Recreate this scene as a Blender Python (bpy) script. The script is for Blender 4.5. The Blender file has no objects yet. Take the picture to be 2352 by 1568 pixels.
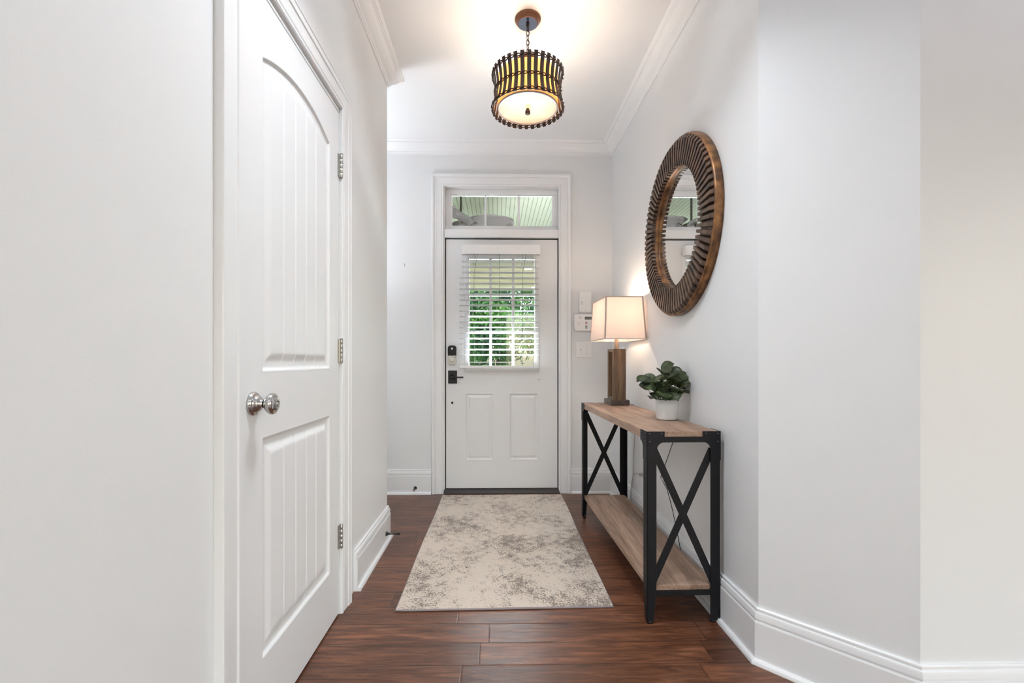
import bpy, math, random
from mathutils import Matrix, Vector
random.seed(7)
PI = math.pi
C = bpy.context.scene.collection
SC = bpy.context.scene

# ------------------------------------------------------------------ camera
cam_d = bpy.data.cameras.new('camera')
cam_d.sensor_width = 36.0
cam_d.lens = 1045.0 / 2352.0 * 36.0
cam_d.shift_x = 0.0067
cam_d.shift_y = 0.01828
cam_d.clip_start = 0.05
cam = bpy.data.objects.new('camera', cam_d)
cam.location = (0, 0, 1.10)
cam.rotation_euler = (PI / 2, 0, math.radians(-1.0))
C.objects.link(cam)
SC.camera = cam

# ------------------------------------------------------------------ world, lights, exposure
SC.view_settings.view_transform = 'Standard'
SC.view_settings.look = 'None'
SC.view_settings.gamma = 1.0
SC.view_settings.use_curve_mapping = False
SC.view_settings.exposure = 0.90

w = bpy.data.worlds.new('world')
SC.world = w
w.use_nodes = True
wn = w.node_tree.nodes
bg = wn['Background']
sky = wn.new('ShaderNodeTexSky')
sky.sky_type = 'NISHITA'
sky.sun_disc = False
sky.sun_elevation = math.radians(50)
sky.sun_rotation = math.radians(150)
sky.air_density = 1.6
sky.dust_density = 3.0
w.node_tree.links.new(sky.outputs['Color'], bg.inputs['Color'])
bg.inputs['Strength'].default_value = 0.45


def add_light(name, kind, loc, energy, color=(1, 1, 1), rot=(0, 0, 0), size=None, size_y=None, radius=None):
    l = bpy.data.lights.new(name, kind)
    l.energy = energy
    l.color = color
    if size:
        l.shape = 'RECTANGLE'
        l.size = size
        l.size_y = size_y
    if radius is not None:
        l.shadow_soft_size = radius
    o = bpy.data.objects.new(name, l)
    o.location = loc
    o.rotation_euler = rot
    C.objects.link(o)
    return o


sun = add_light('sun', 'SUN', (6, 10, 14), 1.9, (1.0, 0.96, 0.88), (math.radians(-32), math.radians(24), 0))
sun.data.angle = math.radians(1.0)
# added fill lamps in unseen window openings behind the camera and at the side
WIN = [(0.25, 1.95), (2.3, 4.0)]
for x0, x1 in WIN:
    add_light('back_fill', 'AREA', ((x0 + x1) / 2, -5.10, 1.45), 8, (0.80, 0.90, 1.0), (PI / 2, 0, 0), x1 - x0, 1.9)
add_light('side_fill', 'AREA', (4.62, -1.6, 1.45), 5, (0.80, 0.91, 1.0), (PI / 2, 0, PI / 2), 2.2, 1.9)
# unseen lamps added under the living room ceiling to lift overall brightness
for x, y in ((0.6, -1.2), (2.6, -0.6), (0.9, -3.4), (3.0, -3.2)):
    add_light('ceiling_fill', 'AREA', (x, y, 2.86), 2, (0.95, 0.96, 1.0), (0, 0, 0), 0.14, 0.14)
# unseen fill lamp added at the hall ceiling between camera and pendant
hl = add_light('hall_ceiling_fill', 'AREA', (0.05, 1.36, 2.84), 8.5, (0.87, 0.94, 1.0), (0, 0, 0), 0.32, 0.32)
hl.data.spread = math.radians(125)
# fill lamp added in the hidden recess; its wall has no window
add_light('recess_side_fill', 'AREA', (-1.97, 3.30, 1.20), 1.6, (0.84, 0.93, 1.0), (0, math.radians(-115), 0), 1.3, 0.6)
ru = add_light('recess_up_fill', 'AREA', (-1.62, 3.12, 1.15), 6.5, (0.92, 0.96, 1.0), (math.radians(-4), math.radians(-170), 0), 0.45, 0.4)  # added out of view to brighten far ceiling and upper right wall
ru.data.spread = math.radians(125)
# pd: added lamp standing in for daylight bounced up from the porch
# up-facing lamps added unseen in the living room to brighten its ceiling
for x, y, e in ((2.5, 0.1, 5), (0.7, -1.6, 14)):
    add_light('up_fill', 'AREA', (x, y, 1.85), e, (0.92, 0.95, 1.0), (PI, 0, 0), 0.35, 0.35)
pd = add_light('porch_bounce_fill', 'AREA', (0.04, 4.85, 0.12), 310, (0.84, 0.93, 1.0), (math.radians(226), 0, 0), 1.3, 0.5)
pd.data.spread = math.radians(66)


# ------------------------------------------------------------------ materials
def new_mat(name):
    m = bpy.data.materials.new(name)
    m.use_nodes = True
    nt = m.node_tree
    return m, nt, nt.nodes, nt.links, nt.nodes['Principled BSDF']


def srgb(*c):
    def f(v):
        v /= 255.0
        return v / 12.92 if v <= 0.04045 else ((v + 0.055) / 1.055) ** 2.4
    return (f(c[0]), f(c[1]), f(c[2]), 1)


def simple(name, col, rough=0.5, metal=0.0, bump=0.0, scale=200.0, spec=0.5, var=0.0, coat=0.0):
    m, nt, n, L, p = new_mat(name)
    p.inputs['Base Color'].default_value = col
    p.inputs['Roughness'].default_value = rough
    p.inputs['Metallic'].default_value = metal
    p.inputs['Specular IOR Level'].default_value = spec
    p.inputs['Coat Weight'].default_value = coat
    tc = n.new('ShaderNodeTexCoord')
    if bump or var:
        nz = n.new('ShaderNodeTexNoise')
        nz.inputs['Scale'].default_value = scale
        nz.inputs['Detail'].default_value = 3
        L.new(tc.outputs['Object'], nz.inputs['Vector'])
        if bump:
            b = n.new('ShaderNodeBump')
            b.inputs['Strength'].default_value = bump
            b.inputs['Distance'].default_value = 0.002
            L.new(nz.outputs['Fac'], b.inputs['Height'])
            L.new(b.outputs['Normal'], p.inputs['Normal'])
        if var:
            mx = n.new('ShaderNodeMixRGB')
            mx.inputs['Color1'].default_value = tuple(c * (1 - var) for c in col[:3]) + (1,)
            mx.inputs['Color2'].default_value = tuple(min(1, c * (1 + var)) for c in col[:3]) + (1,)
            L.new(nz.outputs['Fac'], mx.inputs['Fac'])
            L.new(mx.outputs['Color'], p.inputs['Base Color'])
    return m


M = {}
M['wall'] = simple('wall_paint', (0.81, 0.815, 0.825, 1), 0.40, bump=0.10, scale=260, spec=0.35)
M['ceiling'] = simple('ceiling_paint', (0.87, 0.875, 0.885, 1), 0.50, bump=0.08, scale=220, spec=0.3)
M['trim'] = simple('trim_paint', (0.84, 0.845, 0.855, 1), 0.28, spec=0.45)
M['door'] = simple('door_paint', (0.83, 0.835, 0.848, 1), 0.30, spec=0.45, bump=0.03, scale=120)
M['front_door'] = simple('front_door_paint', (0.80, 0.805, 0.815, 1), 0.34, spec=0.4, bump=0.04, scale=90)
M['blind'] = simple('blind_vinyl', (0.88, 0.88, 0.88, 1), 0.30)
M['black_iron'] = simple('black_iron', srgb(17, 17, 22), 0.5, 0.0, bump=0.12, scale=500, spec=0.28)
M['iron_brown'] = simple('worn_iron_edge', srgb(74, 66, 60), 0.45, 0.4, bump=0.15, scale=500)
M['rivet'] = simple('rivet_metal', srgb(92, 92, 100), 0.22, 0.9)
M['nickel'] = simple('satin_nickel', srgb(196, 194, 192), 0.17, 1.0, bump=0.02, scale=900)
M['silver'] = simple('silver_plate', srgb(190, 188, 184), 0.30, 0.9)
M['dark_gap'] = simple('dark_weatherstrip', srgb(34, 34, 34), 0.7)
M['black'] = simple('black_satin', srgb(22, 23, 26), 0.35, 0.2)
M['white_plastic'] = simple('white_plastic', (0.90, 0.90, 0.89, 1), 0.22)
M['gray_print'] = simple('gray_print', srgb(120, 120, 120), 0.5)
M['red_button'] = simple('red_button', srgb(176, 84, 74), 0.4)
M['green_button'] = simple('green_button', srgb(96, 140, 118), 0.4)
M['lcd'] = simple('lcd_screen', srgb(128, 132, 130), 0.2)
M['bronze'] = simple('dark_bronze_cord', srgb(60, 44, 36), 0.45, 0.6)
M['slat_brown'] = simple('cage_slat_wood', srgb(66, 51, 45), 0.55, bump=0.2, scale=300, var=0.12)
M['copper'] = simple('burnished_copper', srgb(116, 80, 60), 0.34, 0.55, var=0.25, scale=18)
M['pot'] = simple('white_ceramic', (0.80, 0.80, 0.80, 1), 0.32, bump=0.1, scale=60)
M['soil'] = simple('dark_soil', srgb(52, 50, 46), 0.9, bump=0.8, scale=150)
M['stem'] = simple('plant_stem', srgb(96, 120, 60), 0.5)
M['cord_white'] = simple('clear_gray_cord', srgb(176, 174, 172), 0.35)
M['cord_black'] = simple('black_cord', srgb(20, 20, 20), 0.45)
M['rug_edge'] = simple('rug_binding', srgb(146, 136, 136), 0.9, bump=0.4, scale=800)
M['fan'] = simple('fan_motor_bronze', srgb(48, 40, 34), 0.5, 0.3, spec=0.3)
M['bark'] = simple('bark', srgb(84, 72, 58), 0.9, bump=0.6, scale=8)
M['grass'] = simple('lawn_grass', srgb(86, 128, 58), 0.9, bump=0.6, scale=30, var=0.3)
M['concrete'] = simple('porch_concrete', srgb(150, 148, 142), 0.8, bump=0.2, scale=40)
M['beam'] = simple('porch_beam_paint', srgb(212, 204, 164), 0.6, bump=0.1)
M['beam_trim'] = simple('porch_beam_trim', srgb(236, 234, 210), 0.6)
M['finial'] = simple('finial_metal', srgb(176, 174, 170), 0.2, 0.9)


def leaf_mat(name, c1, c2, scale, trans=0.25, rough=0.45):
    m, nt, n, L, p = new_mat(name)
    tc = n.new('ShaderNodeTexCoord')
    nz = n.new('ShaderNodeTexNoise')
    nz.inputs['Scale'].default_value = scale
    L.new(tc.outputs['Object'], nz.inputs['Vector'])
    cr = n.new('ShaderNodeValToRGB')
    cr.color_ramp.elements[0].position = 0.35
    cr.color_ramp.elements[0].color = c1
    cr.color_ramp.elements[1].position = 0.65
    cr.color_ramp.elements[1].color = c2
    L.new(nz.outputs['Fac'], cr.inputs['Fac'])
    L.new(cr.outputs['Color'], p.inputs['Base Color'])
    p.inputs['Roughness'].default_value = rough
    if trans:
        tr = n.new('ShaderNodeBsdfTranslucent')
        mx = n.new('ShaderNodeMixShader')
        mx.inputs['Fac'].default_value = trans
        L.new(cr.outputs['Color'], tr.inputs['Color'])
        L.new(p.outputs[0], mx.inputs[1])
        L.new(tr.outputs[0], mx.inputs[2])
        L.new(mx.outputs[0], n['Material Output'].inputs['Surface'])
    return m


M['leaf'] = leaf_mat('houseplant_leaf', srgb(44, 54, 36), srgb(80, 92, 60), 28, 0.08, 0.42)
M['foliage'] = leaf_mat('tree_foliage', srgb(22, 66, 46), srgb(84, 138, 62), 1.6, 0.35, 0.5)


def glass_mat():
    m, nt, n, L, p = new_mat('window_glass')
    n.remove(p)
    t = n.new('ShaderNodeBsdfTransparent')
    t.inputs['Color'].default_value = (0.95, 0.97, 0.96, 1)
    g = n.new('ShaderNodeBsdfGlossy')
    g.inputs['Roughness'].default_value = 0.02
    fr = n.new('ShaderNodeFresnel')
    fr.inputs['IOR'].default_value = 1.45
    mx = n.new('ShaderNodeMixShader')
    L.new(fr.outputs[0], mx.inputs['Fac'])
    L.new(t.outputs[0], mx.inputs[1])
    L.new(g.outputs[0], mx.inputs[2])
    L.new(mx.outputs[0], n['Material Output'].inputs['Surface'])
    return m


M['glass'] = glass_mat()
mm, nt, n, L, p = new_mat('mirror_glass')
p.inputs['Base Color'].default_value = (0.93, 0.94, 0.94, 1)
p.inputs['Metallic'].default_value = 1
p.inputs['Roughness'].default_value = 0.0
M['mirror'] = mm


def shade_mat(name, col, trans=0.5, weave=900.0, gloss=0.0):
    m, nt, n, L, p = new_mat(name)
    p.inputs['Base Color'].default_value = col
    p.inputs['Roughness'].default_value = 0.8 if not gloss else 0.12
    p.inputs['Specular IOR Level'].default_value = gloss
    tr = n.new('ShaderNodeBsdfTranslucent')
    tr.inputs['Color'].default_value = col
    mx = n.new('ShaderNodeMixShader')
    mx.inputs['Fac'].default_value = trans
    L.new(p.outputs[0], mx.inputs[1])
    L.new(tr.outputs[0], mx.inputs[2])
    L.new(mx.outputs[0], n['Material Output'].inputs['Surface'])
    if weave:
        tc = n.new('ShaderNodeTexCoord')
        nz = n.new('ShaderNodeTexNoise')
        nz.inputs['Scale'].default_value = weave
        L.new(tc.outputs['Object'], nz.inputs['Vector'])
        b = n.new('ShaderNodeBump')
        b.inputs['Strength'].default_value = 0.2
        b.inputs['Distance'].default_value = 0.001
        L.new(nz.outputs['Fac'], b.inputs['Height'])
        L.new(b.outputs['Normal'], p.inputs['Normal'])
    return m


M['linen'] = shade_mat('linen_shade', (0.88, 0.80, 0.75, 1), 0.42)
M['linen_trim'] = shade_mat('linen_trim', (0.62, 0.53, 0.47, 1), 0.12)
M['drum'] = shade_mat('amber_drum_shade', (0.86, 0.62, 0.36, 1), 0.55)
M['diffuser'] = shade_mat('frosted_diffuser', (0.90, 0.78, 0.68, 1), 0.34, 0, 0.5)


def wood_mat(name, c1, c2, c3, along='Y', rough=0.5, scale=1.0, dark=0.5):
    """straight-grained wood; the grain runs along one object axis"""
    m, nt, n, L, p = new_mat(name)
    tc = n.new('ShaderNodeTexCoord')
    mp = n.new('ShaderNodeMapping')
    s = {'X': (1.4, 22, 22), 'Y': (22, 1.4, 22), 'Z': (22, 22, 1.4)}[along]
    mp.inputs['Scale'].default_value = tuple(v * scale for v in s)
    L.new(tc.outputs['Object'], mp.inputs['Vector'])
    a = n.new('ShaderNodeTexNoise')
    a.inputs['Scale'].default_value = 1.0
    a.inputs['Detail'].default_value = 8
    a.inputs['Roughness'].default_value = 0.62
    a.inputs['Distortion'].default_value = 0.6
    L.new(mp.outputs[0], a.inputs['Vector'])
    cr = n.new('ShaderNodeValToRGB')
    e = cr.color_ramp.elements
    e[0].position = 0.30
    e[0].color = c1
    e[1].position = 0.70
    e[1].color = c3
    k = e.new(0.48)
    k.color = c2
    L.new(a.outputs['Fac'], cr.inputs['Fac'])
    # fine dark pores
    mp2 = n.new('ShaderNodeMapping')
    s2 = {'X': (6, 160, 160), 'Y': (160, 6, 160), 'Z': (160, 160, 6)}[along]
    mp2.inputs['Scale'].default_value = s2
    L.new(tc.outputs['Object'], mp2.inputs['Vector'])
    b = n.new('ShaderNodeTexNoise')
    b.inputs['Scale'].default_value = 1.0
    b.inputs['Detail'].default_value = 4
    L.new(mp2.outputs[0], b.inputs['Vector'])
    r2 = n.new('ShaderNodeMapRange')
    r2.inputs['From Min'].default_value = 0.30
    r2.inputs['From Max'].default_value = 0.52
    r2.inputs['To Min'].default_value = dark
    r2.inputs['To Max'].default_value = 1.0
    L.new(b.outputs['Fac'], r2.inputs['Value'])
    mu = n.new('ShaderNodeMixRGB')
    mu.blend_type = 'MULTIPLY'
    mu.inputs['Fac'].default_value = 1.0
    L.new(cr.outputs['Color'], mu.inputs['Color1'])
    L.new(r2.outputs[0], mu.inputs['Color2'])
    L.new(mu.outputs['Color'], p.inputs['Base Color'])
    p.inputs['Roughness'].default_value = rough
    bp = n.new('ShaderNodeBump')
    bp.inputs['Strength'].default_value = 0.3
    bp.inputs['Distance'].default_value = 0.0008
    L.new(b.outputs['Fac'], bp.inputs['Height'])
    L.new(bp.outputs['Normal'], p.inputs['Normal'])
    return m


M['oak'] = wood_mat('rustic_oak', srgb(98, 74, 60), srgb(158, 128, 108), srgb(190, 160, 138), 'Y', 0.48, 1.0, 0.62)
M['lamp_wood'] = wood_mat('lamp_walnut', srgb(70, 52, 40), srgb(108, 84, 62), srgb(138, 110, 82), 'Z', 0.5, 2.0, 0.38)
M['lamp_wood_dark'] = wood_mat('lamp_base_walnut', srgb(58, 46, 42), srgb(84, 68, 60), srgb(104, 84, 72), 'Y', 0.45, 2.0, 0.6)


def mirror_frame_mat(name, c1, c2, metal, rough):
    m, nt, n, L, p = new_mat(name)
    tc = n.new('ShaderNodeTexCoord')
    nz = n.new('ShaderNodeTexNoise')
    nz.inputs['Scale'].default_value = 22
    nz.inputs['Detail'].default_value = 6
    L.new(tc.outputs['Object'], nz.inputs['Vector'])
    cr = n.new('ShaderNodeValToRGB')
    cr.color_ramp.elements[0].position = 0.38
    cr.color_ramp.elements[0].color = c1
    cr.color_ramp.elements[1].position = 0.64
    cr.color_ramp.elements[1].color = c2
    L.new(nz.outputs['Fac'], cr.inputs['Fac'])
    L.new(cr.outputs['Color'], p.inputs['Base Color'])
    p.inputs['Metallic'].default_value = metal
    p.inputs['Roughness'].default_value = rough
    return m


M['frame_bronze'] = mirror_frame_mat('mirror_frame_bronze', srgb(74, 58, 50), srgb(112, 86, 70), 0.35, 0.34)
M['frame_copper'] = mirror_frame_mat('mirror_rim_copper', srgb(96, 66, 44), srgb(158, 112, 70), 0.45, 0.36)


def rug_mat():
    m, nt, n, L, p = new_mat('distressed_rug')
    tc = n.new('ShaderNodeTexCoord')

    def noise(scale, detail, rough=0.5, vec=None):
        z = n.new('ShaderNodeTexNoise')
        z.inputs['Scale'].default_value = scale
        z.inputs['Detail'].default_value = detail
        z.inputs['Roughness'].default_value = rough
        L.new(vec or tc.outputs['Object'], z.inputs['Vector'])
        return z.outputs['Fac']

    def math_(op, a, b):
        q = n.new('ShaderNodeMath')
        q.operation = op
        for i, v in enumerate((a, b)):
            if isinstance(v, (int, float)):
                q.inputs[i].default_value = v
            else:
                L.new(v, q.inputs[i])
        return q.outputs[0]
    big = noise(3.1, 3, 0.6)
    mid = noise(24, 5, 0.7)
    fine = noise(135, 3, 0.75)
    s = math_('ADD', math_('MULTIPLY', big, 1.05), math_('MULTIPLY', mid, 0.85))
    s = math_('ADD', s, math_('MULTIPLY', fine, 1.45))
    r = n.new('ShaderNodeMapRange')
    r.inputs['From Min'].default_value = 1.69
    r.inputs['From Max'].default_value = 1.83
    L.new(s, r.inputs['Value'])
    cream = n.new('ShaderNodeMixRGB')
    cream.inputs['Color1'].default_value = srgb(224, 208, 194)
    cream.inputs['Color2'].default_value = srgb(210, 198, 182)
    L.new(noise(2.0, 2), cream.inputs['Fac'])
    mx = n.new('ShaderNodeMixRGB')
    L.new(r.outputs[0], mx.inputs['Fac'])
    L.new(cream.outputs['Color'], mx.inputs['Color1'])
    mx.inputs['Color2'].default_value = srgb(134, 120, 110)
    L.new(mx.outputs['Color'], p.inputs['Base Color'])
    p.inputs['Roughness'].default_value = 0.95
    p.inputs['Specular IOR Level'].default_value = 0.1
    p.inputs['Sheen Weight'].default_value = 0.2
    b = n.new('ShaderNodeBump')
    b.inputs['Strength'].default_value = 0.7
    b.inputs['Distance'].default_value = 0.003
    L.new(noise(420, 2), b.inputs['Height'])
    L.new(b.outputs['Normal'], p.inputs['Normal'])
    return m


M['rug'] = rug_mat()


def floor_mat():
    """hand scraped dark hickory planks running across the hall"""
    m, nt, n, L, p = new_mat('hickory_planks')
    tc = n.new('ShaderNodeTexCoord')
    sx = n.new('ShaderNodeSeparateXYZ')
    L.new(tc.outputs['Object'], sx.inputs[0])

    def mt(op, a, b=None, c=None):
        q = n.new('ShaderNodeMath')
        q.operation = op
        for i, v in enumerate((a, b, c)):
            if v is None:
                continue
            if isinstance(v, (int, float)):
                q.inputs[i].default_value = v
            else:
                L.new(v, q.inputs[i])
        return q.outputs[0]
    W, LEN = 0.130, 0.86
    y = mt('DIVIDE', mt('SUBTRACT', sx.outputs['Y'], 1.642), W)
    row = mt('FLOOR', y)
    fy = mt('SUBTRACT', y, row)
    wr = n.new('ShaderNodeTexWhiteNoise')
    wr.noise_dimensions = '1D'
    L.new(row, wr.inputs['W'])
    x = mt('ADD', mt('DIVIDE', sx.outputs['X'], LEN), mt('MULTIPLY', wr.outputs['Value'], 7.0))
    col = mt('FLOOR', x)
    fx = mt('SUBTRACT', x, col)
    cv = n.new('ShaderNodeCombineXYZ')
    L.new(row, cv.inputs['X'])
    L.new(col, cv.inputs['Y'])
    wp = n.new('ShaderNodeTexWhiteNoise')
    wp.noise_dimensions = '2D'
    L.new(cv.outputs[0], wp.inputs['Vector'])
    pid = wp.outputs['Value']
    ey = mt('MULTIPLY', mt('MINIMUM', fy, mt('SUBTRACT', 1.0, fy)), W)
    ex = mt('MULTIPLY', mt('MINIMUM', fx, mt('SUBTRACT', 1.0, fx)), LEN)
    edge = mt('MINIMUM', ex, ey)
    # grain coordinates, shifted for each plank
    gv = n.new('ShaderNodeCombineXYZ')
    L.new(mt('ADD', mt('MULTIPLY', sx.outputs['X'], 3.0), mt('MULTIPLY', pid, 37.0)), gv.inputs['X'])
    L.new(mt('MULTIPLY', sx.outputs['Y'], 30.0), gv.inputs['Y'])
    L.new(mt('MULTIPLY', pid, 11.0), gv.inputs['Z'])
    g1 = n.new('ShaderNodeTexNoise')
    g1.inputs['Scale'].default_value = 1.3
    g1.inputs['Detail'].default_value = 7
    g1.inputs['Roughness'].default_value = 0.6
    g1.inputs['Distortion'].default_value = 1.4
    L.new(gv.outputs[0], g1.inputs['Vector'])
    cr = n.new('ShaderNodeValToRGB')
    e = cr.color_ramp.elements
    e[0].position = 0.28
    e[0].color = srgb(56, 33, 23)
    e[1].position = 0.74
    e[1].color = srgb(138, 90, 64)
    k = e.new(0.5)
    k.color = srgb(98, 60, 41)
    L.new(g1.outputs['Fac'], cr.inputs['Fac'])
    # broad mineral streaks
    g2 = n.new('ShaderNodeTexNoise')
    g2.inputs['Scale'].default_value = 0.9
    g2.inputs['Detail'].default_value = 2
    L.new(gv.outputs[0], g2.inputs['Vector'])
    tone = mt('MULTIPLY', mt('ADD', mt('MULTIPLY', pid, 0.42), 0.78), mt('ADD', mt('MULTIPLY', g2.outputs['Fac'], 0.5), 0.75))
    mu = n.new('ShaderNodeMixRGB')
    mu.blend_type = 'MULTIPLY'
    mu.inputs['Fac'].default_value = 1
    L.new(cr.outputs['Color'], mu.inputs['Color1'])
    L.new(tone, mu.inputs['Color2'])
    # cathedral rings, drawn as fine dark lines
    rg = n.new('ShaderNodeTexNoise')
    rg.inputs['Scale'].default_value = 0.45
    rg.inputs['Detail'].default_value = 1.5
    rg.inputs['Distortion'].default_value = 0.8
    L.new(gv.outputs[0], rg.inputs['Vector'])
    ring = mt('ABSOLUTE', mt('SINE', mt('MULTIPLY', rg.outputs['Fac'], 95.0)))
    rr = n.new('ShaderNodeMapRange')
    rr.inputs['From Min'].default_value = 0.0
    rr.inputs['From Max'].default_value = 0.35
    rr.inputs['To Min'].default_value = 0.72
    rr.inputs['To Max'].default_value = 1.0
    L.new(ring, rr.inputs['Value'])
    mu2 = n.new('ShaderNodeMixRGB')
    mu2.blend_type = 'MULTIPLY'
    mu2.inputs['Fac'].default_value = 0.8
    L.new(mu.outputs['Color'], mu2.inputs['Color1'])
    L.new(rr.outputs[0], mu2.inputs['Color2'])
    er = n.new('ShaderNodeMapRange')
    er.inputs['From Min'].default_value = 0.0006
    er.inputs['From Max'].default_value = 0.0022
    er.inputs['To Min'].default_value = 0.30
    er.inputs['To Max'].default_value = 1.0
    L.new(edge, er.inputs['Value'])
    mu3 = n.new('ShaderNodeMixRGB')
    mu3.blend_type = 'MULTIPLY'
    mu3.inputs['Fac'].default_value = 1
    L.new(mu2.outputs['Color'], mu3.inputs['Color1'])
    L.new(er.outputs[0], mu3.inputs['Color2'])
    L.new(mu3.outputs['Color'], p.inputs['Base Color'])
    # scraped surface
    sv = n.new('ShaderNodeCombineXYZ')
    L.new(mt('ADD', mt('MULTIPLY', sx.outputs['X'], 7.0), mt('MULTIPLY', pid, 19.0)), sv.inputs['X'])
    L.new(mt('MULTIPLY', sx.outputs['Y'], 26.0), sv.inputs['Y'])
    s1 = n.new('ShaderNodeTexNoise')
    s1.inputs['Scale'].default_value = 1.0
    s1.inputs['Detail'].default_value = 3
    s1.inputs['Distortion'].default_value = 0.5
    L.new(sv.outputs[0], s1.inputs['Vector'])
    ed = n.new('ShaderNodeMapRange')
    ed.inputs['From Min'].default_value = 0.0
    ed.inputs['From Max'].default_value = 0.005
    L.new(edge, ed.inputs['Value'])
    h = mt('ADD', mt('MULTIPLY', s1.outputs['Fac'], 1.0), mt('MULTIPLY', ed.outputs[0], 0.6))
    h = mt('ADD', h, mt('MULTIPLY', rr.outputs[0], 0.25))
    b = n.new('ShaderNodeBump')
    b.inputs['Strength'].default_value = 0.45
    b.inputs['Distance'].default_value = 0.0025
    L.new(h, b.inputs['Height'])
    L.new(b.outputs['Normal'], p.inputs['Normal'])
    ro = n.new('ShaderNodeMapRange')
    ro.inputs['To Min'].default_value = 0.25
    ro.inputs['To Max'].default_value = 0.42
    L.new(g2.outputs['Fac'], ro.inputs['Value'])
    L.new(ro.outputs[0], p.inputs['Roughness'])
    p.inputs['Specular IOR Level'].default_value = 0.5
    return m


M['floor'] = floor_mat()


def bead_mat():
    """pale green porch beadboard, boards running away from the house"""
    m, nt, n, L, p = new_mat('porch_beadboard')
    tc = n.new('ShaderNodeTexCoord')
    sx = n.new('ShaderNodeSeparateXYZ')
    L.new(tc.outputs['Object'], sx.inputs[0])
    a = n.new('ShaderNodeMath')
    a.operation = 'PINGPONG'
    a.inputs[1].default_value = 0.028
    L.new(sx.outputs['X'], a.inputs[0])
    r = n.new('ShaderNodeMapRange')
    r.inputs['From Min'].default_value = 0.0005
    r.inputs['From Max'].default_value = 0.005
    L.new(a.outputs[0], r.inputs['Value'])
    mx = n.new('ShaderNodeMixRGB')
    mx.inputs['Color1'].default_value = srgb(150, 152, 128)
    mx.inputs['Color2'].default_value = srgb(222, 220, 202)
    L.new(r.outputs[0], mx.inputs['Fac'])
    L.new(mx.outputs['Color'], p.inputs['Base Color'])
    p.inputs['Roughness'].default_value = 0.6
    b = n.new('ShaderNodeBump')
    b.inputs['Distance'].default_value = 0.004
    L.new(r.outputs[0], b.inputs['Height'])
    L.new(b.outputs['Normal'], p.inputs['Normal'])
    return m


M['bead'] = bead_mat()


def wicker_mat():
    m, nt, n, L, p = new_mat('wicker_blade')
    tc = n.new('ShaderNodeTexCoord')
    wv = n.new('ShaderNodeTexWave')
    wv.inputs['Scale'].default_value = 32
    wv.inputs['Distortion'].default_value = 1.0
    L.new(tc.outputs['Object'], wv.inputs['Vector'])
    cr = n.new('ShaderNodeValToRGB')
    cr.color_ramp.elements[0].color = srgb(44, 37, 35)
    cr.color_ramp.elements[1].color = srgb(82, 72, 68)
    L.new(wv.outputs['Fac'], cr.inputs['Fac'])
    L.new(cr.outputs['Color'], p.inputs['Base Color'])
    p.inputs['Roughness'].default_value = 0.8
    return m


M['wicker'] = wicker_mat()


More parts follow.
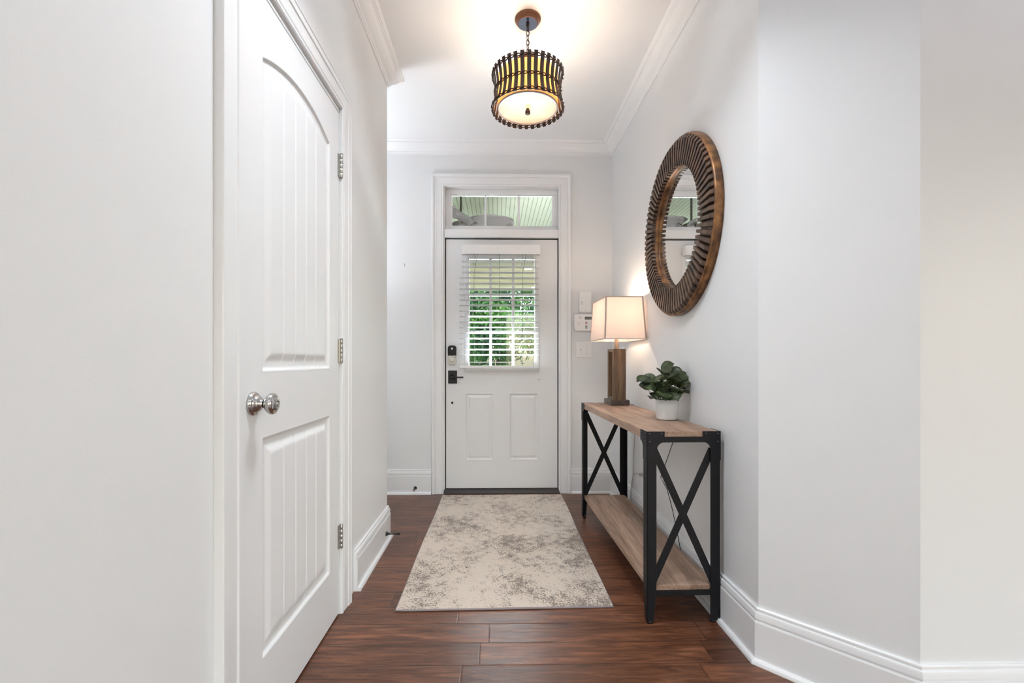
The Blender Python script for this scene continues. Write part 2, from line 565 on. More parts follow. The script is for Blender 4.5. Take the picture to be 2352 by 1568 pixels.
# ------------------------------------------------------------------ mesh helpers
class MB:
    def __init__(s, T=None):
        s.v, s.f, s.sm, s.T = [], [], [], T

    def add(s, vs, fs, smooth=False, T=None):
        o = len(s.v)
        for q in vs:
            q = Vector(q)
            if T is not None:
                q = T @ q
            if s.T is not None:
                q = s.T @ q
            s.v.append(q)
        for f in fs:
            s.f.append([i + o for i in f])
            s.sm.append(smooth)
        return s

    def box(s, a, b, T=None):
        x0, y0, z0 = a
        x1, y1, z1 = b
        return s.add([(x0, y0, z0), (x1, y0, z0), (x1, y1, z0), (x0, y1, z0), (x0, y0, z1), (x1, y0, z1), (x1, y1, z1), (x0, y1, z1)],
                     [(0, 3, 2, 1), (4, 5, 6, 7), (0, 1, 5, 4), (1, 2, 6, 5), (2, 3, 7, 6), (3, 0, 4, 7)], T=T)

    def prism(s, poly, mp, h0, h1, smooth=False):
        """poly 2D ring, mp(u, v, h) -> 3D"""
        k = len(poly)
        vs = [mp(u, v, h0) for u, v in poly] + [mp(u, v, h1) for u, v in poly]
        fs = [tuple(range(k))[::-1], tuple(range(k, 2 * k))] + [(i, (i + 1) % k, k + (i + 1) % k, k + i) for i in range(k)]
        s.add(vs, fs[:2], False)
        o = len(s.v) - 2 * k
        for f in fs[2:]:
            s.f.append([i + o for i in f])
            s.sm.append(smooth)
        return s

    def lathe(s, prof, T=None, n=48, smooth=True, caps=True):
        """prof [(r, z)], revolved about z"""
        vs, fs = [], []
        k = len(prof)
        for i in range(n):
            a = 2 * PI * i / n
            for r, z in prof:
                vs.append((r * math.cos(a), r * math.sin(a), z))
        for i in range(n):
            j = (i + 1) % n
            for q in range(k - 1):
                fs.append((i * k + q, j * k + q, j * k + q + 1, i * k + q + 1))
        s.add(vs, fs, smooth, T)
        for q, flip in (((0, True), (k - 1, False)) if caps else ()):
            if prof[q][0] > 1e-6:
                ring = [i * k + q for i in range(n)]
                o = len(s.v) - len(vs)
                s.f.append([o + i for i in (ring[::-1] if flip else ring)])
                s.sm.append(False)
        return s

    def tube(s, pts, r, n=8, closed=False, T=None):
        pts = [Vector(q) for q in pts]
        k = len(pts)
        rs = r if isinstance(r, (list, tuple)) else [r] * k
        vs, fs = [], []
        up = None
        for i in range(k):
            if closed:
                d = pts[(i + 1) % k] - pts[i - 1]
            else:
                d = pts[min(i + 1, k - 1)] - pts[max(i - 1, 0)]
            d.normalize()
            if up is None:
                up = Vector((0, 0, 1)) if abs(d.z) < 0.9 else Vector((1, 0, 0))
            a = d.cross(up)
            if a.length < 1e-6:
                a = d.cross(Vector((0, 1, 0)))
            a.normalize()
            b = d.cross(a)
            up = -b
            up = a.cross(d)
            for j in range(n):
                t = 2 * PI * j / n
                vs.append(pts[i] + (a * math.cos(t) + b * math.sin(t)) * rs[i])
        for i in range(k if closed else k - 1):
            i2 = (i + 1) % k
            for j in range(n):
                j2 = (j + 1) % n
                fs.append((i * n + j, i * n + j2, i2 * n + j2, i2 * n + j))
        if not closed:
            fs.append(tuple(range(n))[::-1])
            fs.append(tuple(range((k - 1) * n, k * n)))
        return s.add(vs, fs, True, T)

    def build(s, name, mat, parent=None, bevel=0.0, segs=2, origin=None):
        me = bpy.data.meshes.new(name)
        if origin is None:
            if parent is not None:
                origin = Vector(ORI[parent.name])
            else:
                xs = [q.x for q in s.v]
                ys = [q.y for q in s.v]
                zs = [q.z for q in s.v]
                origin = Vector(((min(xs) + max(xs)) / 2, (min(ys) + max(ys)) / 2, min(zs)))
        origin = Vector(origin)
        me.from_pydata([tuple(q - origin) for q in s.v], [], s.f)
        me.polygons.foreach_set('use_smooth', s.sm)
        me.materials.append(M[mat] if isinstance(mat, str) else mat)
        me.update()
        o = bpy.data.objects.new(name, me)
        C.objects.link(o)
        if parent is not None:
            o.parent = parent
            o.location = origin - Vector(ORI[parent.name])
            ORI[o.name] = tuple(origin)
        else:
            o.location = origin
            ORI[o.name] = tuple(origin)
        if bevel:
            md = o.modifiers.new('soft_edges', 'BEVEL')
            md.width = bevel
            md.segments = segs
            md.limit_method = 'ANGLE'
            md.angle_limit = math.radians(40)
        return o


ORI = {}


def empty(name, loc):
    o = bpy.data.objects.new(name, None)
    o.empty_display_size = 0.05
    o.location = loc
    C.objects.link(o)
    ORI[o.name] = tuple(loc)
    return o


def tag(o, label, cat, group=None, kind=None):
    o['label'] = label
    o['category'] = cat
    if group:
        o['group'] = group
    if kind:
        o['kind'] = kind
    return o


def structure(o, label=None):
    o['kind'] = 'structure'
    if label:
        o['label'] = label
    return o


def mitres(path, closed=False):
    k = len(path)
    out = []
    for i in range(k):
        def nrm(a, b):
            dx, dy = b[0] - a[0], b[1] - a[1]
            l = math.hypot(dx, dy)
            return (-dy / l, dx / l)
        ns = []
        if i > 0 or closed:
            ns.append(nrm(path[i - 1], path[i]))
        if i < k - 1 or closed:
            ns.append(nrm(path[i], path[(i + 1) % k]))
        if len(ns) == 1:
            out.append(ns[0])
        else:
            (ax, ay), (bx, by) = ns
            q = 1 + ax * bx + ay * by
            out.append(((ax + bx) / q, (ay + by) / q))
    return out


def sweep(mb, path, prof, mp, lo=0, hi=None, closed=False, smooth=False):
    """profile (offset d, height h) swept along path[lo..hi] with mitred corners; mp(x, y, h) -> 3D"""
    ms = mitres(path, closed)
    k = len(path)
    hi = (k if closed else k - 1) if hi is None else hi
    np_ = len(prof)
    idx = list(range(lo, hi + 1))
    vs = []
    for i in idx:
        (x, y), (mx, my) = path[i % k], ms[i % k]
        for d, h in prof:
            vs.append(mp(x + d * mx, y + d * my, h))
    fs = []
    for a in range(len(idx) - 1):
        for j in range(np_):
            j2 = (j + 1) % np_
            fs.append((a * np_ + j, (a + 1) * np_ + j, (a + 1) * np_ + j2, a * np_ + j2))
    if not closed:
        fs.append(tuple(range(np_)))
        fs.append(tuple(range((len(idx) - 1) * np_, len(idx) * np_))[::-1])
    return mb.add(vs, fs, smooth)


def relief(mb, us, vs_, fn, mp, hole=None):
    """height field sheet; mp(u, v, h) -> 3D"""
    nu, nv = len(us), len(vs_)
    pts = [mp(u, v, fn(u, v)) for v in vs_ for u in us]
    fs = []
    for j in range(nv - 1):
        vc = (vs_[j] + vs_[j + 1]) / 2
        for i in range(nu - 1):
            uc = (us[i] + us[i + 1]) / 2
            if hole and hole[0] < uc < hole[1] and hole[2] < vc < hole[3]:
                continue
            fs.append((j * nu + i, j * nu + i + 1, (j + 1) * nu + i + 1, (j + 1) * nu + i))
    return mb.add(pts, fs, True)


def lin(a, b, step):
    k = max(1, int(round((b - a) / step)))
    return [a + (b - a) * i / k for i in range(k + 1)]


def sstep(a, b, x):
    t = max(0.0, min(1.0, (x - a) / (b - a)))
    return t * t * (3 - 2 * t)


# ------------------------------------------------------------------ dimensions of the hall
XL, XR, YW, ZC = -0.683, 0.955, 3.765, 2.886
YC = 2.834                     # end of the closet wall
XE, YE = -2.0, -5.0            # recess end, back of the living room
XB = 4.5
P2 = (1.257, 1.330)            # outer corner of the angled wall
P1 = (XR, 1.647)
TH = 0.14

# floor and ceiling
structure(MB().box((XE - TH, YE - TH, -0.12), (XB + TH, YW + 0.02, 0)).build('floor', 'floor', origin=(0, 0, 0)))
structure(MB().box((XE - TH, YE - TH, ZC), (XB + TH, YW + TH, ZC + 0.12)).build('ceiling', 'ceiling', origin=(0, 0, ZC)))

# far wall with the opening for door and transom
DX0, DX1, DZ1 = -0.446, 0.524, 2.545
b = MB()
b.box((XE - TH, YW, 0), (DX0, YW + TH, ZC)).box((DX1, YW, 0), (XR + TH, YW + TH, ZC)).box((DX0, YW, DZ1), (DX1, YW + TH, ZC))
structure(b.build('wall_far', 'wall', origin=(0, YW, 0)))
# closet wall
CY0, CY1, CZ1 = 1.200, 1.990, 2.185
b = MB()
b.box((XL - TH, YE, 0), (XL, CY0, ZC)).box((XL - TH, CY1, 0), (XL, YC, ZC)).box((XL - TH, CY0, CZ1), (XL, CY1, ZC))
b.box((XE, YC - TH, 0), (XL - TH, YC, ZC))
b.box((XL - TH - 0.01, CY0 - 0.02, 0), (XL - TH, CY1 + 0.02, CZ1 + 0.02))
structure(b.build('wall_left', 'wall', origin=(XL, 0, 0)))
structure(MB().box((XE - TH, YC - TH, 0), (XE, YW, ZC)).build('wall_recess', 'wall', origin=(XE, YC, 0)))
# right wall, angled wall and the wall that faces the living room, one continuous skin
path = [(XB, P2[1]), P2, P1, (XR, YW)]
for nm, lo in (('wall_front', 0), ('wall_angled', 1), ('wall_right', 2)):
    b = MB()
    sweep(b, path, [(0, 0), (0, ZC), (-TH, ZC), (-TH, 0)], lambda x, y, h: (x, y, h), lo, lo + 1)
    structure(b.build(nm, 'wall', origin=(path[lo + 1][0], path[lo + 1][1], 0)))
# living room shell behind the camera
b = MB()
zs0, zs1 = 0.5, 2.4
xs = [XL - TH, WIN[0][0], WIN[0][1], WIN[1][0], WIN[1][1], XB + TH]
b.box((xs[0], YE - TH, 0), (xs[5], YE, zs0)).box((xs[0], YE - TH, zs1), (xs[5], YE, ZC))
for i in (0, 2, 4):
    b.box((xs[i], YE - TH, zs0), (xs[i + 1], YE, zs1))
M['dimmed_wall'] = simple('bounce_cut_gray', (0.42, 0.42, 0.42, 1), 0.6)  # unseen walls darkened to cut the light they bounce forward
structure(b.build('wall_back', 'dimmed_wall', origin=(0, YE, 0)))
b = MB()
b.box((XB, YE - TH, 0), (XB + TH, P2[1] + TH, zs0)).box((XB, YE - TH, zs1), (XB + TH, P2[1] + TH, ZC))
b.box((XB, YE - TH, zs0), (XB + TH, -2.7, zs1)).box((XB, -0.5, zs0), (XB + TH, P2[1] + TH, zs1))
structure(b.build('wall_side', 'dimmed_wall', origin=(XB, 0, 0)))

# ------------------------------------------------------------------ baseboards and crown
BASE = [(0, 0.198), (0.006, 0.199), (0.0095, 0.196), (0.010, 0.191), (0.0075, 0.187), (0.008, 0.184), (0.0135, 0.182), (0.015, 0.176),
        (0.0165, 0.164), (0.0165, 0.160), (0.012, 0.157), (0.012, 0.154), (0.0165, 0.152), (0.018, 0.147), (0.018, 0.019),
        (0.026, 0.017), (0.031, 0.012), (0.0335, 0.004), (0.0335, 0), (0, 0)]
flat = lambda x, y, h: (x, y, h)
for nm, pth, rng in (
        ('baseboard', [(XB, P2[1]), P2, P1, (XR, YW), (0.610, YW)], (('baseboard_front', 0), ('baseboard_angled', 1), ('baseboard_right', 2), ('baseboard_far', 3))),
        ('baseboard', [(-0.542, YW), (XE, YW), (XE, YC), (XL, YC), (XL, 2.178)], (('baseboard_far_recess', 0), ('baseboard_recess', 1), ('baseboard_recess_return', 2), ('baseboard_left', 3))),
        ('baseboard', [(XL, 1.098), (XL, YE)], (('baseboard_left_near', 0),))):
    for onm, i in rng:
        b = MB()
        sweep(b, pth, BASE, flat, i, i + 1)
        structure(b.build(onm, 'trim'))
CROWN = [(0, 0.092), (0.009, 0.092), (0.011, 0.088), (0.011, 0.082), (0.016, 0.079), (0.018, 0.074), (0.018, 0.070), (0.024, 0.066),
         (0.038, 0.056), (0.052, 0.042), (0.062, 0.028), (0.068, 0.022), (0.072, 0.021), (0.073, 0.016), (0.081, 0.013), (0.087, 0.007), (0.089, 0), (0, 0)]
CROWN = [(d, ZC - h) for d, h in CROWN]
pth = [(XB, P2[1]), P2, P1, (XR, YW), (XE, YW), (XE, YC), (XL, YC), (XL, YE)]
for i in range(len(pth) - 1):
    b = MB()
    sweep(b, pth, CROWN, flat, i, i + 1)
    structure(b.build('trim_%d' % (i + 1), 'trim'))

# ------------------------------------------------------------------ front door casing, transom
CASE = [(0, 0), (0, 0.011), (0.004, 0.014), (0.010, 0.014), (0.013, 0.010), (0.016, 0.010), (0.019, 0.013), (0.060, 0.016), (0.063, 0.019),
        (0.068, 0.019), (0.071, 0.016), (0.075, 0.017), (0.082, 0.024), (0.094, 0.025), (0.098, 0.022), (0.099, 0)]
b = MB()
# walked so that the offset side is away from the opening
sweep(b, [(0.511, 0), (0.511, 2.536), (-0.441, 2.536), (-0.441, 0)][::-1], CASE, lambda x, z, h: (x, YW - h, z))
structure(b.build('trim_8', 'trim'), 'white moulded casing around the front door and its transom window')
# jamb lining and the bar between door and transom
b = MB()
b.box((DX0 - 0.001, YW - 0.001, 0), (-0.432, YW + TH, DZ1)).box((0.509, YW - 0.001, 0), (DX1, YW + TH, DZ1)).box((DX0, YW - 0.001, 2.533), (DX1, YW + TH, DZ1))
b.box((-0.434, YW - 0.008, 2.112), (0.511, YW + TH, 2.180))
b.box((-0.434, YW - 0.012, 2.112), (0.511, YW - 0.007, 2.118))
# door stop beads
b.box((-0.433, YW + 0.060, 0), (-0.416, YW + 0.075, 2.112)).box((0.495, YW + 0.060, 0), (0.510, YW + 0.075, 2.112)).box((-0.432, YW + 0.060, 2.095), (0.510, YW + 0.075, 2.112))
structure(b.build('trim_9', 'trim', bevel=0.0015))

wnd = structure(empty('window_1', (0.038, 3.83, 2.18)), 'transom window of three panes above the front door')
b = MB()
gx0, gx1, gz0, gz1 = -0.380, 0.462, 2.226, 2.486
fx0, fx1, fz0, fz1 = -0.432, 0.509, 2.180, 2.533
y0, y1 = 3.818, 3.858
b.box((fx0, y0, fz0), (fx1, y1, gz0)).box((fx0, y0, gz1), (fx1, y1, fz1)).box((fx0, y0, gz0), (gx0, y1, gz1)).box((gx1, y0, gz0), (fx1, y1, gz1))
b.build('window_frame', 'trim', wnd, bevel=0.003)
b = MB()
for x in (-0.0985, 0.1815):
    b.box((x - 0.0085, 3.826, gz0), (x + 0.0085, 3.850, gz1))
b.build('muntins', 'trim', wnd, bevel=0.002)
MB().box((gx0, 3.842, gz0), (gx1, 3.846, gz1)).build('window_pane', 'glass', wnd)

# ------------------------------------------------------------------ front door
fd = structure(empty('door_1', (0.0385, 3.78, 0.02)), 'white front door with a gridded window and two raised panels')
YD = 3.775
fx0, fx1, fz0, fz1 = -0.423, 0.500, 0.040, 2.100
hole = (-0.262, 0.342, 1.012, 1.968)


def fd_relief(u, v):
    best = 0.0
    for (a, c) in ((-0.262, -0.032), (0.101, 0.341)):
        d = min(u - a, c - u, v - 0.270, 0.828 - v)
        if d > 0:
            g = 0.003 * (sstep(0, 0.004, d) - sstep(0.004, 0.009, d))          # raised bead
            g -= 0.007 * sstep(0.007, 0.013, d)
            g += 0.0065 * sstep(0.019, 0.040, d)
            best = g
    return best


us = sorted(set([round(x, 5) for x in lin(fx0, hole[0], 0.0035) + lin(hole[0], hole[1], 0.0035) + lin(hole[1], fx1, 0.0035)]))
vs = sorted(set([round(x, 5) for x in lin(fz0, 0.27, 0.03) + lin(0.255, 0.84, 0.0035) + lin(0.84, hole[2], 0.03) + lin(hole[2], hole[3], 0.05) + lin(hole[3], fz1, 0.03)]))
b = MB()
relief(b, us, vs, fd_relief, lambda u, v, h: (u, YD - h, v), hole)
b.box((fx0, YD + 0.001, fz0), (hole[0], YD + 0.044, fz1)).box((hole[1], YD + 0.001, fz0), (fx1, YD + 0.044, fz1))
b.box((hole[0], YD + 0.012, fz0), (hole[1], YD + 0.044, hole[2])).box((hole[0], YD + 0.012, hole[3]), (hole[1], YD + 0.044, fz1))
b.build('door_panel', 'front_door', fd)
# raised lite frame
b = MB()
LF = [(0.010, -0.030), (0.010, 0.010), (0.006, 0.013), (0, 0.013), (-0.020, 0.010), (-0.026, 0.006), (-0.028, 0), (-0.028, -0.030)]
lx0, lx1, lz0, lz1 = -0.243, 0.323, 1.030, 1.950
sweep(b, [(lx0, lz0), (lx1, lz0), (lx1, lz1), (lx0, lz1)], [(d, h) for d, h in LF], lambda x, z, h: (x, YD - h, z), closed=True)
b.build('window_frame', 'trim', fd)
b = MB()
zr = [lz0 + (lz1 - lz0) * k / 3 for k in (1, 2)]
for x in (-0.055, 0.132):
    b.box((x - 0.011, YD - 0.002, lz0), (x + 0.011, YD + 0.030, lz1))
for z in zr:
    b.box((lx0, YD - 0.0018, z - 0.010), (lx1, YD + 0.0295, z + 0.010))
b.build('muntins', 'trim', fd, bevel=0.003)
MB().box((lx0, YD + 0.012, lz0), (lx1, YD + 0.016, lz1)).build('window_pane', 'glass', fd)
# dark weather strip in the gap and the threshold
b = MB()
b.box((-0.4325, YD + 0.012, 0.03), (-0.4235, YD + 0.03, 2.112)).box((0.5005, YD + 0.012, 0.03), (0.5095, YD + 0.03, 2.112)).box((-0.4325, YD + 0.012, 2.1005), (0.5095, YD + 0.03, 2.111))
b.box((-0.4325, YD + 0.006, 0.0355), (0.5095, YD + 0.04, 0.0405))  # bottom strip added to block porch light leaking under the door
b.build('weatherstrip', 'dark_gap', fd)
b = MB()
b.prism([(3.742, 0.0), (3.742, 0.004), (3.757, 0.026), (3.768, 0.036), (3.85, 0.036), (3.85, 0.0)], lambda u, v, h: (h, u, v), -0.440, 0.518)
structure(b.build('trim_10', simple('dark_threshold', srgb(50, 44, 42), 0.45, 0.2), bevel=0.001), 'dark brown threshold strip under the front door')

# deadbolt: black keypad cover above, silver thumb turn below
db = empty('deadbolt', (-0.371, YD, 1.063))
db.parent = fd
db.location = Vector((-0.371, YD, 1.063)) - Vector(ORI['door_1'])


def rrect(x0, x1, z0, z1, rt, rb, k=8):
    out = []
    for cx, cz, a0, r in ((x1 - rt, z1 - rt, 0, rt), (x0 + rt, z1 - rt, 90, rt), (x0 + rb, z0 + rb, 180, rb), (x1 - rb, z0 + rb, 270, rb)):
        for i in range(k + 1):
            a = math.radians(a0 + 90 * i / k)
            out.append((cx + r * math.cos(a), cz + r * math.sin(a)))
    return out


fmp = lambda u, v, h: (u, YD - h, v)
MB().prism(rrect(-0.4055, -0.3365, 1.065, 1.140, 0.002, 0.020), fmp, 0, 0.024).build('lock_body', 'silver', db, bevel=0.004)
MB().prism(rrect(-0.406, -0.336, 1.138, 1.222, 0.024, 0.002), fmp, 0, 0.030).build('cover', 'black', db, bevel=0.004)
b = MB()
TY = lambda x, z, h=0.0: Matrix.Translation((x, YD - h, z)) @ Matrix.Rotation(PI / 2, 4, 'X')
b.lathe([(0.021, 0), (0.021, 0.004), (0.018, 0.006)], TY(-0.371, 1.106, 0.024), 32)
b.build('turn_plate', 'nickel', db)
b = MB()
b.box((-0.3755, YD - 0.046, 1.090), (-0.3665, YD - 0.028, 1.124))
b.build('thumb_turn', 'silver', db, bevel=0.003)
b = MB()
b.lathe([(0.0082, 0), (0.0082, 0.0012), (0.007, 0.0016)], TY(-0.371, 1.196, 0.030), 28)
b.build('logo_disc', 'white_plastic', db)
b = MB()
for a in (90, 210, 330):
    t = math.radians(a)
    b.tube([(-0.371, YD - 0.0319, 1.196), (-0.371 + 0.0045 * math.cos(t + PI), YD - 0.0319, 1.196 + 0.0045 * math.sin(t + PI))], 0.0007, 6)
b.build('logo', 'gray_print', db)
MB().box((-0.3465, YD - 0.0250, 1.121), (-0.3415, YD - 0.023, 1.130)).build('screw_cap', 'black', db)

# lever handle
hd = empty('handle', (-0.369, YD, 0.910))
hd.parent = fd
hd.location = Vector((-0.369, YD, 0.910)) - Vector(ORI['door_1'])
MB().box((-0.4055, YD - 0.008, 0.908), (-0.3325, YD, 1.015)).build('backplate', 'black', hd, bevel=0.0015)
b = MB()
b.lathe([(0.020, 0), (0.020, 0.010), (0.012, 0.014), (0.012, 0.045)], TY(-0.371, 0.962, 0.008), 32)
b.build('rosette', 'black', hd)
b = MB()
b.box((-0.378, YD - 0.066, 0.9545), (-0.276, YD - 0.052, 0.9665))
b.build('lever', 'black', hd, bevel=0.002)
MB().lathe([(0.010, 0), (0.010, 0.002)], TY(-0.372, 0.748), 24).build('hole_cover', 'black', fd)
b = MB()
b.lathe([(0.0085, 0), (0.0085, 0.003), (0.0055, 0.007), (0.0045, 0.012), (0.007, 0.015), (0.005, 0.019), (0.0, 0.020)], TY(0.349, 0.946), 24)
b.build('bumper_knob', 'white_plastic', fd)

# ------------------------------------------------------------------ blind on the door
bl = tag(empty('window_blind', (0.03, 3.74, 1.03)), 'white horizontal slat blind hanging over the front door window', 'window blind')
MB().box((-0.292, 3.696, 1.962), (0.352, 3.706, 2.040)).box((-0.292, 3.706, 1.962), (-0.282, 3.762, 2.040)).box((0.342, 3.706, 1.962), (0.352, 3.762, 2.040)).box((-0.282, 3.712, 1.985), (0.342, 3.762, 2.036)).build('valance', 'blind', bl, bevel=0.002)
b = MB()
tilt = math.radians(8)
for i in range(18):
    z = 1.908 - i * 0.0450
    T = Matrix.Translation((0.016, 3.728, z)) @ Matrix.Rotation(-tilt, 4, 'X')
    x0 = -0.324 if i > 2 else -0.306
    b.box((x0, -0.025, -0.0013), (0.324, 0.025, 0.0013), T=T)
b.box((-0.308, 3.702, 1.084), (0.340, 3.752, 1.087))
b.box((-0.308, 3.702, 1.079), (0.340, 3.752, 1.082))
b.build('slat_panel', 'blind', bl)
MB().box((-0.308, 3.701, 1.036), (0.340, 3.753, 1.056)).build('bottom_rail', 'blind', bl, bevel=0.003)
for x in (-0.190, 0.018, 0.205):
    b = MB()
    b.tube([(x + 0.030 if x != 0.018 else x, 3.701, 1.965), (x + (0.012 if x != 0.018 else 0), 3.700, 1.86), (x, 3.7005, 1.79), (x, 3.7005, 1.06)], 0.0011, 6)
    b.tube([(x + 0.005, 3.754, 1.975), (x + 0.005, 3.754, 1.06)], 0.0011, 6)
    b.build('lift_cord', simple('ladder_cord', srgb(90, 90, 86), 0.7) if x < -0.1 else bpy.data.materials['ladder_cord'], bl)
b = MB()
for x, z in ((0.306, 1.075), (0.292, 1.060)):
    b.lathe([(0.0, 0.016), (0.003, 0.014), (0.006, 0.0), (0.006, -0.012), (0.0, -0.014)], Matrix.Translation((x, 3.694, z)), 12)
    b.tube([(x, 3.694, z + 0.012), (x + 0.004, 3.696, 1.5), (0.300, 3.700, 1.965)], 0.0009, 6)
b.build('pull_cord', 'blind', bl)

# ------------------------------------------------------------------ closet door and its casing
cd = structure(empty('door_2', (XL, 1.60, 0)), 'white closet door with an arched plank panel')
dy0, dy1, dz0, dz1 = 1.224, 1.979, 0.008, 2.168
GR = (1.472, 1.560, 1.646, 1.732)


def cd_relief(u, v):
    d = -1.0
    if v < 0.97:
        d = min(u - 1.337, 1.876 - u, v - 0.226, 0.875 - v)
    elif v > 1.0:
        R, half, rise = 0.640, 0.2695, 0.060
        cz = 1.986 + rise - R
        dd = R - math.hypot(u - 1.6065, v - cz)
        d = min(u - 1.337, 1.876 - u, v - 1.066, dd)
    if d <= 0:
        return 0.0
    h = -0.0085 * sstep(0.001, 0.013, d) + 0.0012 * sstep(0.0, 0.002, d) * (1 - sstep(0.003, 0.006, d))
    h += 0.0080 * sstep(0.026, 0.058, d)
    if d > 0.030:
        for g in GR:
            q = abs(u - g)
            if q < 0.006:
                h -= 0.0035 * (1 - q / 0.006)
    return h


us = sorted(set([round(x, 5) for x in lin(dy0, 1.334, 0.03) + lin(1.334, 1.879, 0.0025) + lin(1.879, dy1, 0.03)]))
vs = sorted(set([round(x, 5) for x in lin(dz0, 0.22, 0.04) + lin(0.22, 0.30, 0.0035) + lin(0.30, 0.80, 0.02) + lin(0.80, 0.88, 0.0035) + lin(0.88, 1.06, 0.03)
                 + lin(1.06, 1.14, 0.0035) + lin(1.14, 1.90, 0.02) + lin(1.90, 2.052, 0.003) + lin(2.052, dz1, 0.03)]))
b = MB()
relief(b, us, vs, cd_relief, lambda u, v, h: (XL - 0.002 + h, u, v))
b.box((XL - 0.037, dy0, dz0), (XL - 0.013, dy1, dz1))
for a, c in (((dy0, dz0), (dy0 + 0.0005, dz1)), ((dy1 - 0.0005, dz0), (dy1, dz1)), ((dy0, dz1 - 0.0005), (dy1, dz1)), ((dy0, dz0), (dy1, dz0 + 0.0005))):
    b.box((XL - 0.014, a[0], a[1]), (XL - 0.002, c[0], c[1]))
b.build('door_panel', 'door', cd)
# jamb, behind the door
b = MB()
b.box((XL - TH, CY0, 0), (XL - 0.001, dy0 - 0.004, CZ1)).box((XL - TH, dy1 + 0.004, 0), (XL - 0.001, CY1, CZ1)).box((XL - TH, CY0, dz1 + 0.004), (XL - 0.001, CY1, CZ1))
structure(b.build('trim_11', 'trim', bevel=0.001))
# casing
CASE2 = [(0, 0), (0, 0.010), (0.004, 0.013), (0.011, 0.013), (0.014, 0.009), (0.018, 0.009), (0.023, 0.012), (0.052, 0.014), (0.062, 0.015),
         (0.066, 0.019), (0.084, 0.020), (0.088, 0.023), (0.093, 0.023), (0.095, 0.019), (0.095, 0)]
b = MB()
sweep(b, [(1.205, 0), (1.205, 2.190), (1.988, 2.190), (1.988, 0)], [(d, h) for d, h in CASE2], lambda y, z, h: (XL + h, y, z))
structure(b.build('trim_12', 'trim'), 'white moulded casing around the closet door')
# dark gap over the door top
# knob
TX = lambda y, z, h=0.0: Matrix.Translation((XL + h, y, z)) @ Matrix.Rotation(PI / 2, 4, 'Y')
kn = empty('door_knob', (XL, 1.287, 0.945))
kn.parent = cd
kn.location = Vector((XL, 1.287, 0.945)) - Vector(ORI['door_2'])
KY, KZ = 1.287, 0.978
MB().lathe([(0.0335, -0.002), (0.0338, 0.002), (0.0325, 0.005), (0.030, 0.0065), (0.0295, 0.008), (0.027, 0.009), (0.0245, 0.010), (0.022, 0.016), (0.0185, 0.020),
            (0.0135, 0.0225), (0.0118, 0.026), (0.0118, 0.0295)], TX(KY, KZ), 64).build('rosette', 'nickel', kn)
MB().lathe([(0.0112, 0.0300), (0.0125, 0.0325), (0.0150, 0.0345), (0.0210, 0.0385), (0.0268, 0.0440), (0.0300, 0.0500), (0.0303, 0.0545), (0.0280, 0.0590), (0.0225, 0.0632), (0.0155, 0.0662),
            (0.0095, 0.0678), (0.0085, 0.0673), (0.0075, 0.0653), (0.0, 0.0650)], TX(KY, KZ), 64).build('knob', 'nickel', kn)
MB().lathe([(0.0105, 0.0285), (0.0105, 0.0335)], TX(KY, KZ), 32).build('neck_ring', 'black', kn)
MB().lathe([(0.0078, 0.0651), (0.0078, 0.0660), (0.0048, 0.0660), (0.0045, 0.0688), (0.0, 0.0693)], TX(KY, KZ), 32).build('lock_button', 'silver', kn)
# hinges
for zc in (1.940, 1.140, 0.337):
    hg = empty('hinge', (XL, 1.983, zc - 0.051))
    hg.parent = cd
    hg.location = Vector((XL, 1.983, zc - 0.051)) - Vector(ORI['door_2'])
    MB().box((XL - 0.006, 1.9795, zc - 0.051), (XL + 0.010, 1.9812, zc + 0.051)).box((XL - 0.003, 1.9640, zc - 0.049), (XL + 0.0005, 1.9800, zc + 0.049)).build('hinge_leaf', 'silver', hg)
    b = MB()
    for q in range(5):
        z0 = zc - 0.051 + q * 0.0204
        b.lathe([(0.0055, z0 + 0.0007), (0.0062, z0 + 0.0015), (0.0062, z0 + 0.0189), (0.0055, z0 + 0.0197)], Matrix.Translation((XL + 0.0085, 1.983, 0)), 20)
    b.lathe([(0.0048, zc - 0.050), (0.0048, zc + 0.050)], Matrix.Translation((XL + 0.0085, 1.983, 0)), 16)
    b.lathe([(0.0068, zc + 0.051), (0.0068, zc + 0.0535), (0.004, zc + 0.055)], Matrix.Translation((XL + 0.0085, 1.983, 0)), 20)
    b.build('hinge_barrel', 'silver', hg)

# ------------------------------------------------------------------ wall devices
# alarm sounder box
mp = lambda u, v, h: (u, YW - h, v)
ch = tag(empty('door_chime', (0.727, YW, 1.490)), 'small white box on the far wall above the alarm keypad', 'door chime')
MB().prism(rrect(0.678, 0.776, 1.497, 1.662, 0.004, 0.004), mp, 0, 0.030).build('cover', 'white_plastic', ch, bevel=0.003)
MB().prism(rrect(0.681, 0.774, 1.490, 1.668, 0.003, 0.003), mp, 0, 0.012).build('backplate', 'white_plastic', ch, bevel=0.001)
b = MB()
for z in (1.580, 1.571, 1.562):
    MB().box((0.690, YW - 0.0304, z - 0.0015), (0.703, YW - 0.0298, z + 0.0015)).build('print_mark', 'gray_print', ch)
b.lathe([(0.0025, 0), (0.0025, 0.0006)], Matrix.Translation((0.728, YW - 0.030, 1.509)) @ Matrix.Rotation(PI / 2, 4, 'X'), 12)
b.build('indicator', 'gray_print', ch)
